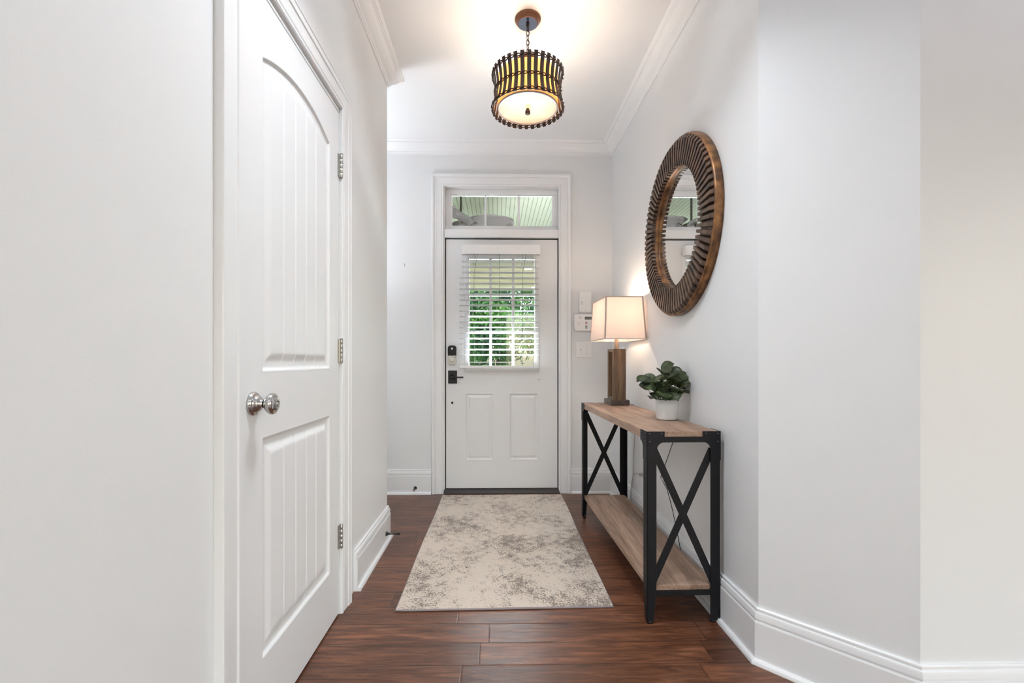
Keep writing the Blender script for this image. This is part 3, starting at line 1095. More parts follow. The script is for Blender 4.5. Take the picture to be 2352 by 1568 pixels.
# alarm keypad
kp = tag(empty('alarm_keypad', (0.715, YW, 1.343)), 'white alarm keypad with small screen beside the lamp shade', 'alarm keypad')
poly = [(0.642, 1.343), (0.790, 1.343), (0.7975, 1.40), (0.799, 1.470), (0.797, 1.479), (0.635, 1.479), (0.633, 1.470), (0.634, 1.40)]
MB().prism(poly, mp, 0, 0.026).build('keypad_body', 'white_plastic', kp, bevel=0.004)
MB().box((0.640, YW - 0.0275, 1.417), (0.792, YW - 0.0255, 1.4195)).build('door_seam', 'trim', kp)
MB().box((0.722, YW - 0.0272, 1.435), (0.780, YW - 0.0255, 1.459)).build('screen', 'lcd', kp)
lcd_text = simple('lcd_digits', srgb(70, 74, 74), 0.4)
for x, z, wd in ((0.727, 1.452, 0.006), (0.736, 1.452, 0.006), (0.745, 1.452, 0.006), (0.756, 1.452, 0.006), (0.730, 1.442, 0.010), (0.746, 1.442, 0.008)):
    MB().box((x, YW - 0.0276, z - 0.003), (x + wd, YW - 0.0270, z + 0.003)).build('screen_digit', lcd_text, kp)
for z, mt_ in ((1.408, 'red_button'), (1.394, 'white_plastic'), (1.380, 'green_button'), (1.366, 'lcd')):
    MB().prism(rrect(0.726, 0.743, z - 0.0042, z + 0.0042, 0.004, 0.004), mp, 0.024, 0.0285).build('button', mt_, kp)
for z in (1.408, 1.394):
    MB().box((0.663, YW - 0.0264, z - 0.001), (0.672, YW - 0.0258, z + 0.001)).build('print_mark', 'gray_print', kp)
    MB().box((0.680, YW - 0.0264, z - 0.002), (0.683, YW - 0.0258, z + 0.002)).build('indicator', 'gray_print', kp)
for z in (1.458, 1.452, 1.446):
    MB().box((0.674, YW - 0.0264, z - 0.0012), (0.697, YW - 0.0258, z + 0.0004)).build('print_mark', 'gray_print', kp)
# double light switch
sw = tag(empty('light_switch', (0.718, YW, 1.124)), 'white double toggle light switch plate below the alarm keypad', 'light switch')
MB().prism(rrect(0.652, 0.784, 1.124, 1.248, 0.003, 0.003), mp, 0, 0.006).build('switch_plate', 'white_plastic', sw, bevel=0.003, segs=3)
for x in (0.694, 0.743):
    b = MB()
    b.box((x - 0.0055, YW - 0.0075, 1.172), (x + 0.0055, YW - 0.005, 1.198))
    b.prism([(YW - 0.005, 1.180), (YW - 0.018, 1.190), (YW - 0.020, 1.197), (YW - 0.005, 1.196)], lambda u, v, h: (h, u, v), x - 0.0038, x + 0.0038)
    b.build('toggle', 'white_plastic', sw, bevel=0.0008)
for x in (0.694, 0.743):
    for z in (1.218, 1.152):
        MB().lathe([(0.0028, 0), (0.0025, 0.001)], Matrix.Translation((x, YW - 0.006, z)) @ Matrix.Rotation(PI / 2, 4, 'X'), 12).build('screw', 'lcd', sw)
# picture nail
b = MB()
b.tube([(-0.762, YW + 0.001, 1.884), (-0.762, YW - 0.014, 1.890)], 0.0016, 8)
b.lathe([(0.0032, 0), (0.0032, 0.0012)], Matrix.Translation((-0.762, YW - 0.014, 1.890)) @ Matrix.Rotation(PI / 2, 4, 'X'), 12)
b.tube([(-0.762, YW - 0.003, 1.884), (-0.761, YW - 0.006, 1.872), (-0.761, YW - 0.011, 1.869)], 0.0012, 8)
tag(b.build('picture_hook', 'lcd'), 'tiny bare picture hook left in the far wall beside the door casing', 'hook')
# outlet with plug on right wall
mpr = lambda u, v, h: (XR - h, u, v)
ol = tag(empty('wall_outlet', (XR, 2.935, 0.326)), 'white duplex wall outlet low behind the console table', 'outlet')
MB().prism(rrect(2.895, 2.972, 0.326, 0.444, 0.003, 0.003), mpr, 0, 0.005).build('outlet_plate', 'white_plastic', ol, bevel=0.002)
for z in (0.412, 0.358):
    MB().prism(rrect(2.917, 2.950, z - 0.014, z + 0.014, 0.010, 0.010), mpr, 0.004, 0.007).build('socket', 'white_plastic', ol, bevel=0.0005)
b = MB()
for z in (0.412,):
    for y in (2.9275, 2.9395):
        b.box((XR - 0.0074, y - 0.001, z - 0.003), (XR - 0.0068, y + 0.001, z + 0.006))
b.build('slots', 'gray_print', ol)
# lamp cord: plug, run to the lamp and down
lc = tag(empty('power_cord', (0.925, 3.02, 0.0)), 'thin clear grey lamp cord plugged into the outlet behind the table', 'power cord')
MB().box((XR - 0.036, 2.924, 0.348), (XR - 0.0072, 2.944, 0.368)).build('plug', 'cord_white', lc, bevel=0.004)
b = MB()
cp = [(0.921, 2.935, 0.357), (0.915, 2.965, 0.357), (0.916, 3.02, 0.345), (0.918, 3.055, 0.320), (0.916, 3.085, 0.270), (0.914, 3.10, 0.200), (0.906, 3.10, 0.10), (0.904, 3.08, 0.006), (0.899, 3.02, 0.0035)]
b.tube(cp, 0.0024, 8)
b.tube([(0.899, 3.02, 0.0035), (0.897, 2.98, 0.004), (0.903, 3.04, 0.02), (0.908, 3.075, 0.12), (0.914, 3.065, 0.25), (0.918, 3.06, 0.33), (0.920, 3.05, 0.47), (0.924, 3.04, 0.60), (0.924, 3.04, 0.78), (0.914, 3.045, 0.806), (0.880, 3.05, 0.806)], 0.0024, 8)
b.build('cable', 'cord_white', lc)
b = MB()
bc = [(0.936, 2.26, 0.765), (0.936, 2.33, 0.720), (0.934, 2.40, 0.667), (0.934, 2.49, 0.550), (0.934, 2.583, 0.431), (0.934, 2.540, 0.412), (0.932, 2.483, 0.395), (0.932, 2.42, 0.325), (0.932, 2.366, 0.25), (0.928, 2.282, 0.132), (0.905, 2.25, 0.040), (0.895, 2.25, 0.004), (0.880, 2.45, 0.003)]
b.tube(bc, 0.0021, 8)
tag(b.build('power_cord', 'cord_black'), 'thin black cord slanting along the wall behind the console table', 'power cord')

# door stops
ds = tag(empty('door_stop', (-0.665, 2.72, 0.055)), 'black spring door stop sticking out of the closet wall baseboard', 'door stop')
b = MB()
T = Matrix.Translation((XL + 0.018, 2.735, 0.062)) @ Matrix.Rotation(math.radians(91), 4, 'Y')
b.lathe([(0.0135, 0), (0.0135, 0.002), (0.010, 0.008), (0.0068, 0.016), (0.0055, 0.022), (0.0, 0.0221)], T, 28)
b.build('base_cone', 'black', ds)
b = MB()
pts = []
for i in range(241):
    a = i / 240 * 2 * PI * 15
    pts.append((0.0042 * math.cos(a), 0.0042 * math.sin(a), 0.018 + 0.052 * i / 240))
b.tube(pts, 0.0013, 6, T=T)
b.build('spring', 'black', ds)
MB().lathe([(0.0050, 0.068), (0.0068, 0.071), (0.0068, 0.080), (0.0055, 0.083), (0, 0.084)], T, 24).build('rubber_tip', 'black', ds)
ds = tag(empty('door_stop', (-0.672, YW - 0.018, 0.043)), 'small silver door stop on the far baseboard beside the front door', 'door stop')
T = Matrix.Translation((-0.672, YW - 0.018, 0.052)) @ Matrix.Rotation(PI / 2, 4, 'X')
MB().lathe([(0.0135, 0), (0.0135, 0.002), (0.009, 0.008), (0.006, 0.018), (0.005, 0.060)], T, 28).build('post', 'black', ds)
MB().lathe([(0.0080, 0.058), (0.0085, 0.062), (0.0080, 0.070), (0.004, 0.072), (0, 0.072)], T, 24).build('rubber_tip', 'lcd', ds)

# ------------------------------------------------------------------ round mirror
MY, MZ, MR, Mr = 2.345, 1.782, 0.452, 0.306
mr = tag(empty('wall_mirror', (XR, MY, MZ - MR)), 'large round wall mirror in a ribbed bronze sunburst frame', 'mirror')
TM = Matrix.Translation((XR, MY, MZ)) @ Matrix.Rotation(-PI / 2, 4, 'Y')      # local z points into the hall
b = MB()
b.lathe([(Mr, 0.0095), (Mr, 0.030), (Mr + 0.004, 0.030), (Mr + 0.004, 0.0095), (Mr, 0.0095)], TM, 160, caps=False)
b.lathe([(MR - 0.011, 0.002), (MR - 0.011, 0.0385), (MR - 0.010, 0.0395), (MR - 0.006, 0.037), (MR - 0.001, 0.030), (MR, 0.022), (MR, 0.002), (MR - 0.011, 0.002)], TM, 160, caps=False)
b.build('rim', 'frame_copper', mr)
b = MB()
NT = 80
rad = [(Mr + 0.0005, 0.0), (Mr + 0.003, 0.0018), (MR - 0.026, 0.0018), (MR - 0.010, -0.010)]
ang = [(-0.5, 0), (-0.36, 0), (-0.27, 1), (0.27, 1), (0.36, 0)]
vs_, fs_ = [], []
for i in range(NT):
    for fr_, top_ in ang:
        a = 2 * PI * (i + fr_) / NT
        for r, dz in rad:
            z = (0.050 + dz) if top_ else 0.027
            vs_.append((r * math.cos(a), r * math.sin(a), z))
        for r in (MR - 0.010, Mr + 0.0005):
            vs_.append((r * math.cos(a), r * math.sin(a), 0.002))
k = len(rad) + 2
nn = NT * len(ang)
for i in range(nn):
    i2 = (i + 1) % nn
    for j in range(k):
        j2 = (j + 1) % k
        fs_.append((i * k + j, i2 * k + j, i2 * k + j2, i * k + j2))
b.add(vs_, fs_, False, TM)
b.build('ribbed_frame', 'frame_bronze', mr)
b = MB()
b.lathe([(0, 0.0065), (Mr - 0.001, 0.0065), (Mr - 0.001, 0.0095), (0, 0.0095)], TM, 128, smooth=False)
b.build('mirror_glass', 'mirror', mr)

# ------------------------------------------------------------------ pendant light
PX, PY = 0.160, 2.380
pt = tag(empty('pendant_light', (PX, PY, 2.405)), 'drum pendant light in a brown slatted cage hanging from the ceiling', 'pendant light')
TP = Matrix.Translation((PX, PY, 0))
b = MB()
b.lathe([(0.0685, ZC), (0.0685, ZC - 0.005), (0.066, ZC - 0.010), (0.060, ZC - 0.0135), (0.057, ZC - 0.018), (0.056, ZC - 0.024), (0.053, ZC - 0.0265), (0.050, ZC - 0.027)], TP, 64)
b.build('canopy', 'copper', pt)
b = MB()
b.lathe([(0.0, ZC - 0.0280), (0.0500, ZC - 0.0280), (0.0505, ZC - 0.0265)], TP, 64, smooth=False)
b.build('canopy_plate', simple('canopy_plate_reflection', srgb(150, 158, 182), 0.2, 1.0), pt)  # bluish reflection put into the metal's base colour
b = MB()
b.lathe([(0.0085, ZC - 0.026), (0.0085, ZC - 0.036), (0.005, ZC - 0.040), (0.0, ZC - 0.040)], TP, 24)
zt, zb = ZC - 0.038, 2.700
nl = 6
for i in range(nl):
    zc = zt - (zt - zb) * (i + 0.5) / nl
    hh = (zt - zb) / nl / 2 + 0.0035
    pts = []
    for j in range(20):
        t = 2 * PI * j / 20
        u, v = 0.0075 * math.cos(t), hh * math.sin(t)
        pts.append((PX + (u if i % 2 else 0.6 * u), PY + (0 if i % 2 else 0.8 * u), zc + v))
    b.tube(pts, 0.0019, 8, closed=True)
b.tube([(PX, PY, zt), (PX + 0.004, PY, (zt + zb) / 2), (PX, PY, zb)], 0.0013, 6)
b.build('chain', 'bronze', pt)
b = MB()
b.lathe([(0.0, 2.700), (0.010, 2.700), (0.011, 2.692), (0.030, 2.688), (0.050, 2.680), (0.058, 2.670), (0.060, 2.664), (0.056, 2.660), (0.056, 2.640), (0.0, 2.640)], TP, 48)
b.build('top_cap', 'copper', pt)
# rods from the cap to the shade spider
b = MB()
for k in range(3):
    a = 2 * PI * k / 3 + 0.4
    b.tube([(PX + 0.03 * math.cos(a), PY + 0.03 * math.sin(a), 2.650), (PX + 0.155 * math.cos(a), PY + 0.155 * math.sin(a), 2.583)], 0.0025, 8)
b.build('spider', 'bronze', pt)
b = MB()
SR = 0.156
b.lathe([(SR, 2.416), (SR, 2.584), (SR - 0.002, 2.584), (SR - 0.002, 2.416), (SR, 2.416)], TP, 96, caps=False)
b.build('drum_shade', 'drum', pt)
b = MB()
b.lathe([(0.0, 2.4155), (SR - 0.004, 2.4155), (SR - 0.004, 2.4195), (0.0, 2.4195)], TP, 96, smooth=False)
b.build('diffuser', 'diffuser', pt)
b = MB()
b.lathe([(SR - 0.006, 2.4125), (SR + 0.001, 2.4125), (SR + 0.001, 2.419), (SR - 0.006, 2.4155), (SR - 0.006, 2.4125)], TP, 96, caps=False)
b.build('diffuser_ring', simple('diffuser_ring_metal', srgb(186, 174, 164), 0.4, 0.2), pt)
b = MB()
b.lathe([(0.0, 2.388), (0.0120, 2.388), (0.0138, 2.391), (0.0138, 2.404), (0.0085, 2.408), (0.0085, 2.4155), (0, 2.4155)], TP, 32)
b.build('finial', 'bronze', pt)


def cage_r(z):
    t = (z - 2.405) / 0.195
    return 0.190 - 0.016 * math.sin(PI * min(1, max(0, t))) - 0.002 * t


b = MB()
NS = 34
for i in range(NS):
    a = 2 * PI * (i + 0.35) / NS
    w_ = 0.0098
    K = 9
    rows = []
    for k in range(K):
        z = 2.405 + 0.195 * k / (K - 1)
        rows.append((cage_r(z), z))
    R = TP @ Matrix.Rotation(a, 4, 'Z')
    vs_, fs_ = [], []
    for r, z in rows:
        vs_ += [(r, -w_, z), (r, w_, z), (r - 0.0025, w_, z), (r - 0.0025, -w_, z)]
    for k in range(K - 1):
        for j in range(4):
            j2 = (j + 1) % 4
            fs_.append((4 * k + j, 4 * k + j2, 4 * k + 4 + j2, 4 * k + 4 + j))
    fs_ += [(0, 3, 2, 1), (4 * K - 4, 4 * K - 3, 4 * K - 2, 4 * K - 1)]
    b.add(vs_, fs_, False, R)
b.build('slat_cage', 'slat_brown', pt)
for z in (2.418, 2.500, 2.583):
    b = MB()
    for ph in (0, PI):
        pts = []
        for i in range(NS * 8):
            a = 2 * PI * i / (NS * 8)
            t = a * NS - 2 * PI * 0.35
            pts.append((PX + (cage_r(z) - 0.001 + 0.0050 * math.cos(t / 2 + ph)) * math.cos(a), PY + (cage_r(z) - 0.001 + 0.0050 * math.cos(t / 2 + ph)) * math.sin(a), z + 0.0058 * math.sin(t / 2 + ph)))
        b.tube(pts, 0.0026, 6, closed=True)
    b.build('lacing', 'bronze', pt)
for dx, dy in ((0.055, 0.0), (-0.055, 0.0)):
    b = MB()
    b.lathe([(0.0, 2.445), (0.016, 2.449), (0.024, 2.465), (0.024, 2.475), (0.014, 2.495), (0.012, 2.515), (0, 2.515)], Matrix.Translation((PX + dx, PY + dy, 0)), 24)
    em, nt, n, L, p = new_mat('pendant_bulb')
    p.inputs['Emission Color'].default_value = (1.0, 0.76, 0.48, 1)
    p.inputs['Emission Strength'].default_value = 40
    b.build('bulb', em, pt)
    add_light('pendant_bulb_light', 'POINT', (PX + dx, PY + dy, 2.550), 2.2, (1.0, 0.93, 0.87), radius=0.03)

# ------------------------------------------------------------------ console table
TT = Matrix.Translation((0.624, 1.884, 0)) @ Matrix.Rotation(math.radians(1.35), 4, 'Z')
TLn, TWd, TH_ = 1.300, 0.310, 0.803
tb = tag(empty('console_table', tuple(TT @ Vector((TWd / 2, TLn / 2, 0)))), 'long wooden console table with black metal X-frame ends and a lower shelf', 'console table')
b = MB(TT)
b.box((0.0015, 0.002, 0.765), (TWd - 0.0015, TLn - 0.002, TH_ - 0.001))
tt = b.build('tabletop', 'oak', tb, bevel=0.0015)
b = MB(TT)
b.box((0.012, 0.010, 0.136), (TWd - 0.012, TLn - 0.010, 0.156))
b.build('shelf', 'oak', tb, bevel=0.001)
LW, LD, PT = 0.040, 0.046, 0.004


def leg(xo, sx, yo, sy):
    """angle iron leg: outer corner at (xo, yo), flanges run sx in x and sy in y; the foot tapers"""
    m = MB(TT)
    z0, z1 = 0.012, TH_ - 0.028
    # end flange, tapered towards the foot from the inner side
    fo = 0.010 if xo > 0.1 else 0.0
    poly = [(0, z1), (LW, z1), (LW, 0.150), (0.030 + fo, z0), (fo, z0), (0, 0.10)]
    m.prism(poly, lambda u, v, h: (xo + sx * u, yo + sy * h, v), 0, PT)
    poly = [(0, z1), (LD, z1), (LD, 0.150), (0.030, z0), (0, z0)]
    m.prism(poly, lambda u, v, h: (xo + sx * (h + (fo if xo > 0.1 else 0) * 0), yo + sy * u, v), 0, PT)
    o = m.build('leg', 'black_iron', tb, bevel=0.0006, segs=1)
    f = MB(TT)
    f.lathe([(0.011, 0.0), (0.012, 0.004), (0.012, 0.009), (0.007, 0.013), (0.007, 0.020)], Matrix.Translation((xo + sx * (0.016 + fo), yo + sy * 0.014, 0)), 20)
    f.build('leveling_foot', 'black', o)


def gusset(xo, sx, yo, sy):
    m = MB(TT)

    def shape(wd, ht, stem):
        r = wd - stem
        out = [(0, TH_), (wd, TH_), (wd, TH_ - 0.045)]
        for i in range(9):
            a = PI / 2 * i / 8
            out.append((wd - r * math.sin(a), TH_ - 0.045 - r * 0.95 * (1 - math.cos(a))))
        out += [(stem, ht), (0, ht)]
        return out
    m.prism(shape(0.076, TH_ - 0.122, 0.043), lambda u, v, h: (xo + sx * (u - 0.002), yo + sy * (h - 0.002), v), 0, 0.003)
    m.prism(shape(0.080, TH_ - 0.122, 0.049), lambda u, v, h: (xo + sx * (h - 0.002), yo + sy * (u - 0.002), v), 0, 0.003)
    o = m.build('corner_plate', 'black_iron', tb)
    prof = [(0.0042, 0), (0.0040, 0.0012), (0.0028, 0.0026), (0, 0.0031)]
    for u, v in ((0.009, -0.010), (0.060, -0.010), (0.009, -0.033 - 0.01)):
        MB(TT).lathe(prof, Matrix.Translation((xo + sx * (u if u > 0.02 else 0.010), yo - sy * 0.002, TH_ + v)) @ Matrix.Rotation(PI / 2 * sy, 4, 'X'), 14).build('rivet', 'rivet', o)
        MB(TT).lathe(prof, Matrix.Translation((xo - sx * 0.002, yo + sy * (u if u > 0.02 else 0.014), TH_ + v)) @ Matrix.Rotation(-PI / 2 * sx, 4, 'Y'), 14).build('rivet', 'rivet', o)


for yo, sy in ((0, 1), (TLn, -1)):
    for xo, sx in ((0, 1), (TWd, -1)):
        leg(xo, sx, yo, sy)
        gusset(xo, sx, yo, sy)
    m = MB(TT)
    yb0, yb1 = (0.004, 0.024) if sy == 1 else (TLn - 0.024, TLn - 0.004)
    # the deep ends of the top stop above this rail
    ya, yb = (-0.0015, 0.003) if sy == 1 else (TLn - 0.003, TLn + 0.0015)
    m.box((0.04, ya, 0.757), (TWd - 0.04, yb, 0.781)).box((0.04, yb0, 0.757), (TWd - 0.04, yb1, 0.7645))
    m.build('top_rail', 'black_iron', tb, bevel=0.0006, segs=1)
    m = MB(TT)
    m.box((0.012, ya + 0.003, 0.116), (TWd - 0.012, yb + 0.003 * sy, 0.136)).box((0.004, yb0, 0.132), (TWd - 0.004, yb1, 0.1355))
    m.build('lower_rail', 'black_iron', tb, bevel=0.0006, segs=1)
    for k, (p0, p1) in enumerate((((0.030, 0.728), (TWd - 0.026, 0.170)), ((TWd - 0.030, 0.728), (0.026, 0.170)))):
        m = MB(TT)
        dx, dz = p1[0] - p0[0], p1[1] - p0[1]
        l = math.hypot(dx, dz)
        nx, nz = -dz / l * 0.0150, dx / l * 0.0150
        poly = [(p0[0] + nx, p0[1] + nz), (p1[0] + nx, p1[1] + nz), (p1[0] - nx, p1[1] - nz), (p0[0] - nx, p0[1] - nz)]
        h0 = 0.004 + 0.0035 * k
        if sy == 1:
            m.prism(poly, lambda u, v, h: (u, h, v), h0, h0 + 0.0035)
        else:
            m.prism(poly, lambda u, v, h: (u, TLn - h, v), h0, h0 + 0.0035)
        m.build('cross_brace', 'black_iron', tb)

# ------------------------------------------------------------------ table lamp
LT = Matrix.Translation((0.806, 3.060, TH_)) @ Matrix.Rotation(math.radians(1.35), 4, 'Z')
lp = tag(empty('table_lamp', tuple(LT @ Vector((0, 0, 0)))), 'lit table lamp with open wooden frame base and rectangular linen shade', 'table lamp')
b = MB(LT)
b.box((-0.0615, -0.090, 0.0), (0.0615, 0.090, 0.034))
b.build('base', 'lamp_wood_dark', lp, bevel=0.0015)
MB(LT).box((-0.0625, -0.070, 0.008), (-0.0605, -0.048, 0.024)).build('usb_port', 'black', lp, bevel=0.001)
b = MB(LT)
b.box((-0.042, -0.072, 0.034), (0.042, -0.048, 0.372)).box((-0.042, 0.048, 0.034), (0.042, 0.072, 0.372))
b.box((-0.0415, -0.048, 0.352), (0.0415, 0.048, 0.3715)).box((-0.0415, -0.048, 0.034), (0.0415, 0.048, 0.050))
b.build('wooden_frame', 'lamp_wood', lp, bevel=0.0012)
b = MB(LT)
b.lathe([(0.0145, 0.371), (0.0145, 0.520)], None, 32)
b.build('neck', simple('whitewashed_wood', srgb(206, 184, 164), 0.5, bump=0.2, scale=60, var=0.15), lp)


def frustum(z, t):
    """shade outline at parameter t (0 bottom, 1 top)"""
    hx, hy = 0.133 - 0.0135 * t, 0.200 - 0.024 * t
    return hx, hy, z


def shade_wall(mb, t0, t1, grow, th, n=6):
    zb_, zt_ = 0.430, 0.705
    pr = []
    for t in (t0, t1):
        z = zb_ + (zt_ - zb_) * t
        pr.append((0.133 - 0.0135 * t, 0.200 - 0.024 * t, z))
    vs_, fs_ = [], []
    for inner in (0, 1):
        for hx, hy, z in pr:
            hx += grow - inner * th
            hy += grow - inner * th
            ring = []
            for sxx, syy in ((1, 1), (-1, 1), (-1, -1), (1, -1)):
                r = 0.006
                for i in range(5):
                    a0 = {(1, 1): 0, (-1, 1): 90, (-1, -1): 180, (1, -1): 270}[(sxx, syy)]
                    a = math.radians(a0 + 90 * i / 4)
                    ring.append((sxx * (hx - r) + r * math.cos(a), syy * (hy - r) + r * math.sin(a), z))
            vs_ += ring
    k = 20
    for j in range(k):
        j2 = (j + 1) % k
        fs_ += [(j, j2, k + j2, k + j), (2 * k + j, 3 * k + j, 3 * k + j2, 2 * k + j2), (j, 2 * k + j, 2 * k + j2, j2), (k + j, k + j2, 3 * k + j2, 3 * k + j)]
    mb.add(vs_, fs_, False)


b = MB(LT)
shade_wall(b, 0, 1, 0, 0.0012)
sh = b.build('lamp_shade', 'linen', lp)
b = MB(LT)
shade_wall(b, 0.0, 0.022, 0.001, 0.004)
shade_wall(b, 0.978, 1.0, 0.001, 0.004)
for sxx in (1, -1):
    for syy in (1, -1):
        for ax in (0, 1):
            # strips of tape folded over each corner
            vs_ = []
            for t in (0.0, 1.0):
                hx, hy, z = 0.133 - 0.0135 * t, 0.200 - 0.024 * t, 0.430 + 0.275 * t
                hx += 0.0014
                hy += 0.0014
                wv_ = 0.0085
                if ax == 0:
                    vs_ += [(sxx * hx, syy * hy, z), (sxx * (hx - wv_), syy * hy, z), (sxx * (hx - wv_), syy * (hy - 0.0013), z), (sxx * hx, syy * (hy - 0.0013), z)]
                else:
                    vs_ += [(sxx * hx, syy * hy, z), (sxx * hx, syy * (hy - wv_), z), (sxx * (hx - 0.0013), syy * (hy - wv_), z), (sxx * (hx - 0.0013), syy * hy, z)]
            b.add(vs_, [(0, 1, 5, 4), (1, 2, 6, 5), (2, 3, 7, 6), (3, 0, 4, 7), (0, 3, 2, 1), (4, 5, 6, 7)])
b.build('shade_trim', 'linen_trim', sh)
b = MB(LT)
b.lathe([(0.0030, 0.520), (0.0030, 0.712)], None, 12)
b.lathe([(0.014, 0.712), (0.014, 0.716), (0.004, 0.717), (0.004, 0.722), (0.012, 0.723), (0.012, 0.728), (0, 0.729)], None, 24)
for s_ in (1, -1):
    b.tube([(0, 0, 0.7115), (s_ * 0.118, 0, 0.7035)], 0.0018, 6)
    b.tube([(0, 0, 0.7115), (0, s_ * 0.174, 0.7035)], 0.0018, 6)
b.build('harp_and_finial', 'finial', lp)
em, nt, n, L, p = new_mat('lamp_bulb')
p.inputs['Emission Color'].default_value = (1.0, 0.80, 0.58, 1)
p.inputs['Emission Strength'].default_value = 10
b = MB(LT)
b.lathe([(0.013, 0.520), (0.014, 0.545), (0.028, 0.580), (0.030, 0.600), (0.022, 0.622), (0, 0.632)], None, 24)
b.build('bulb', em, lp)
lpos = LT @ Vector((0.045, -0.02, 0.59))
add_light('table_lamp_light', 'POINT', tuple(LT @ Vector((0, 0, 0.652))), 2.0, (1.0, 0.82, 0.64), radius=0.02)
add_light('table_lamp_light', 'POINT', tuple(lpos), 1.7, (1.0, 0.82, 0.64), radius=0.02)

# ------------------------------------------------------------------ potted plant
PC = Vector((0.850, 2.270, TH_))
pp = tag(empty('potted_plant', tuple(PC)), 'leafy green plant in a white pot on the console table', 'potted plant')
b = MB()
b.lathe([(0.0, 0.001), (0.046, 0.001), (0.049, 0.004), (0.052, 0.012), (0.0545, 0.050), (0.0555, 0.100), (0.0535, 0.1015), (0.0515, 0.100), (0.0505, 0.085), (0, 0.085)], Matrix.Translation(PC), 64)
b.build('pot', 'pot', pp)
b = MB()
b.lathe([(0, 0.092), (0.030, 0.092), (0.0510, 0.089), (0.0510, 0.085), (0, 0.085)], Matrix.Translation(PC), 32)
b.build('soil', 'soil', pp)
rnd = random.Random(21)
stems, leaves = MB(), MB()


def leaf(tip, direction, up, size, curl, fold):
    """rounded leaf starting at tip, growing along direction"""
    d = Vector(direction).normalized()
    s_ = d.cross(Vector(up)).normalized()
    u_ = s_.cross(d).normalized()
    NL, NW = 9, 6
    vs_, fs_ = [], []
    for i in range(NL + 1):
        t = i / NL
        wd = size * 0.50 * (math.sin(PI * min(1.0, t * 1.0) ** 0.88) ** 0.55 if 0 < t < 1 else 0.04)
        for j in range(-NW // 2, NW // 2 + 1):
            q = j / (NW / 2)
            x = q * wd
            z = -curl * size * t * t + fold * abs(q) * wd * 0.7 + 0.05 * size * math.sin(5 * t + q * 3)
            vs_.append(Vector(tip) + d * (t * size) + s_ * x + u_ * z)
    k = NW + 1
    for i in range(NL):
        for j in range(NW):
            fs_.append((i * k + j, i * k + j + 1, (i + 1) * k + j + 1, (i + 1) * k + j))
    leaves.add(vs_, fs_, True)


# offsets of leaf centres from the pot axis: (x, y, z above table, size, tilt towards camera)
spots = [(-0.128, -0.01, 0.205, 0.062), (-0.105, -0.03, 0.175, 0.060), (-0.088, 0.02, 0.205, 0.056), (-0.118, -0.035, 0.150, 0.050), (-0.060, -0.02, 0.185, 0.052),
         (-0.020, 0.00, 0.245, 0.058), (0.012, 0.02, 0.262, 0.066), (0.035, -0.01, 0.245, 0.062), (0.000, -0.04, 0.215, 0.066), (0.030, -0.045, 0.190, 0.070),
         (-0.035, -0.05, 0.190, 0.062), (0.052, 0.02, 0.195, 0.056), (0.072, 0.03, 0.235, 0.050), (0.088, 0.00, 0.222, 0.052), (0.080, -0.02, 0.190, 0.060),
         (0.092, 0.02, 0.165, 0.062), (0.078, -0.03, 0.140, 0.056), (-0.065, -0.04, 0.125, 0.066), (-0.030, -0.06, 0.135, 0.070), (0.005, -0.07, 0.130, 0.072),
         (-0.080, -0.02, 0.110, 0.060), (0.040, -0.05, 0.135, 0.058), (-0.050, 0.03, 0.150, 0.060), (0.020, 0.05, 0.180, 0.062), (-0.010, 0.05, 0.215, 0.060),
         (0.050, 0.06, 0.150, 0.058), (-0.060, 0.05, 0.180, 0.058), (0.000, 0.01, 0.165, 0.066), (-0.020, -0.02, 0.160, 0.060), (0.060, 0.05, 0.210, 0.052),
         (-0.10, 0.04, 0.165, 0.054), (0.10, 0.045, 0.195, 0.050), (-0.04, -0.075, 0.115, 0.056), (0.05, -0.07, 0.165, 0.052)]
for (dx, dy, dz, size) in spots:
    size *= 1.22
    c = PC + Vector((dx * 0.92, dy, dz * 0.93 + 0.014))
    root = PC + Vector((dx * 0.25 + rnd.uniform(-0.01, 0.01), dy * 0.25 + rnd.uniform(-0.01, 0.01), 0.090))
    out = Vector((dx, dy - 0.02, 0)) + Vector((rnd.uniform(-0.04, 0.04), rnd.uniform(-0.04, 0.04), 0))
    if out.length < 0.01:
        out = Vector((0.1, -0.1, 0))
    out.normalize()
    d = (out + Vector((0, 0, rnd.uniform(-0.25, 0.75)))).normalized()
    st = c - d * size * 0.5
    mid = root.lerp(st, 0.5) + Vector((0, 0, 0.015))
    stems.tube([root, mid, st], [0.0016, 0.0013, 0.001], 6)
    facing = Vector((rnd.uniform(-0.5, 0.5), -0.75 + rnd.uniform(-0.3, 0.5), 0.9))
    leaf(st, d, facing, size, rnd.uniform(0.05, 0.30), rnd.uniform(0.0, 0.45))
stems.build('stems', 'stem', pp)
leaves.build('leaves', 'leaf', pp)

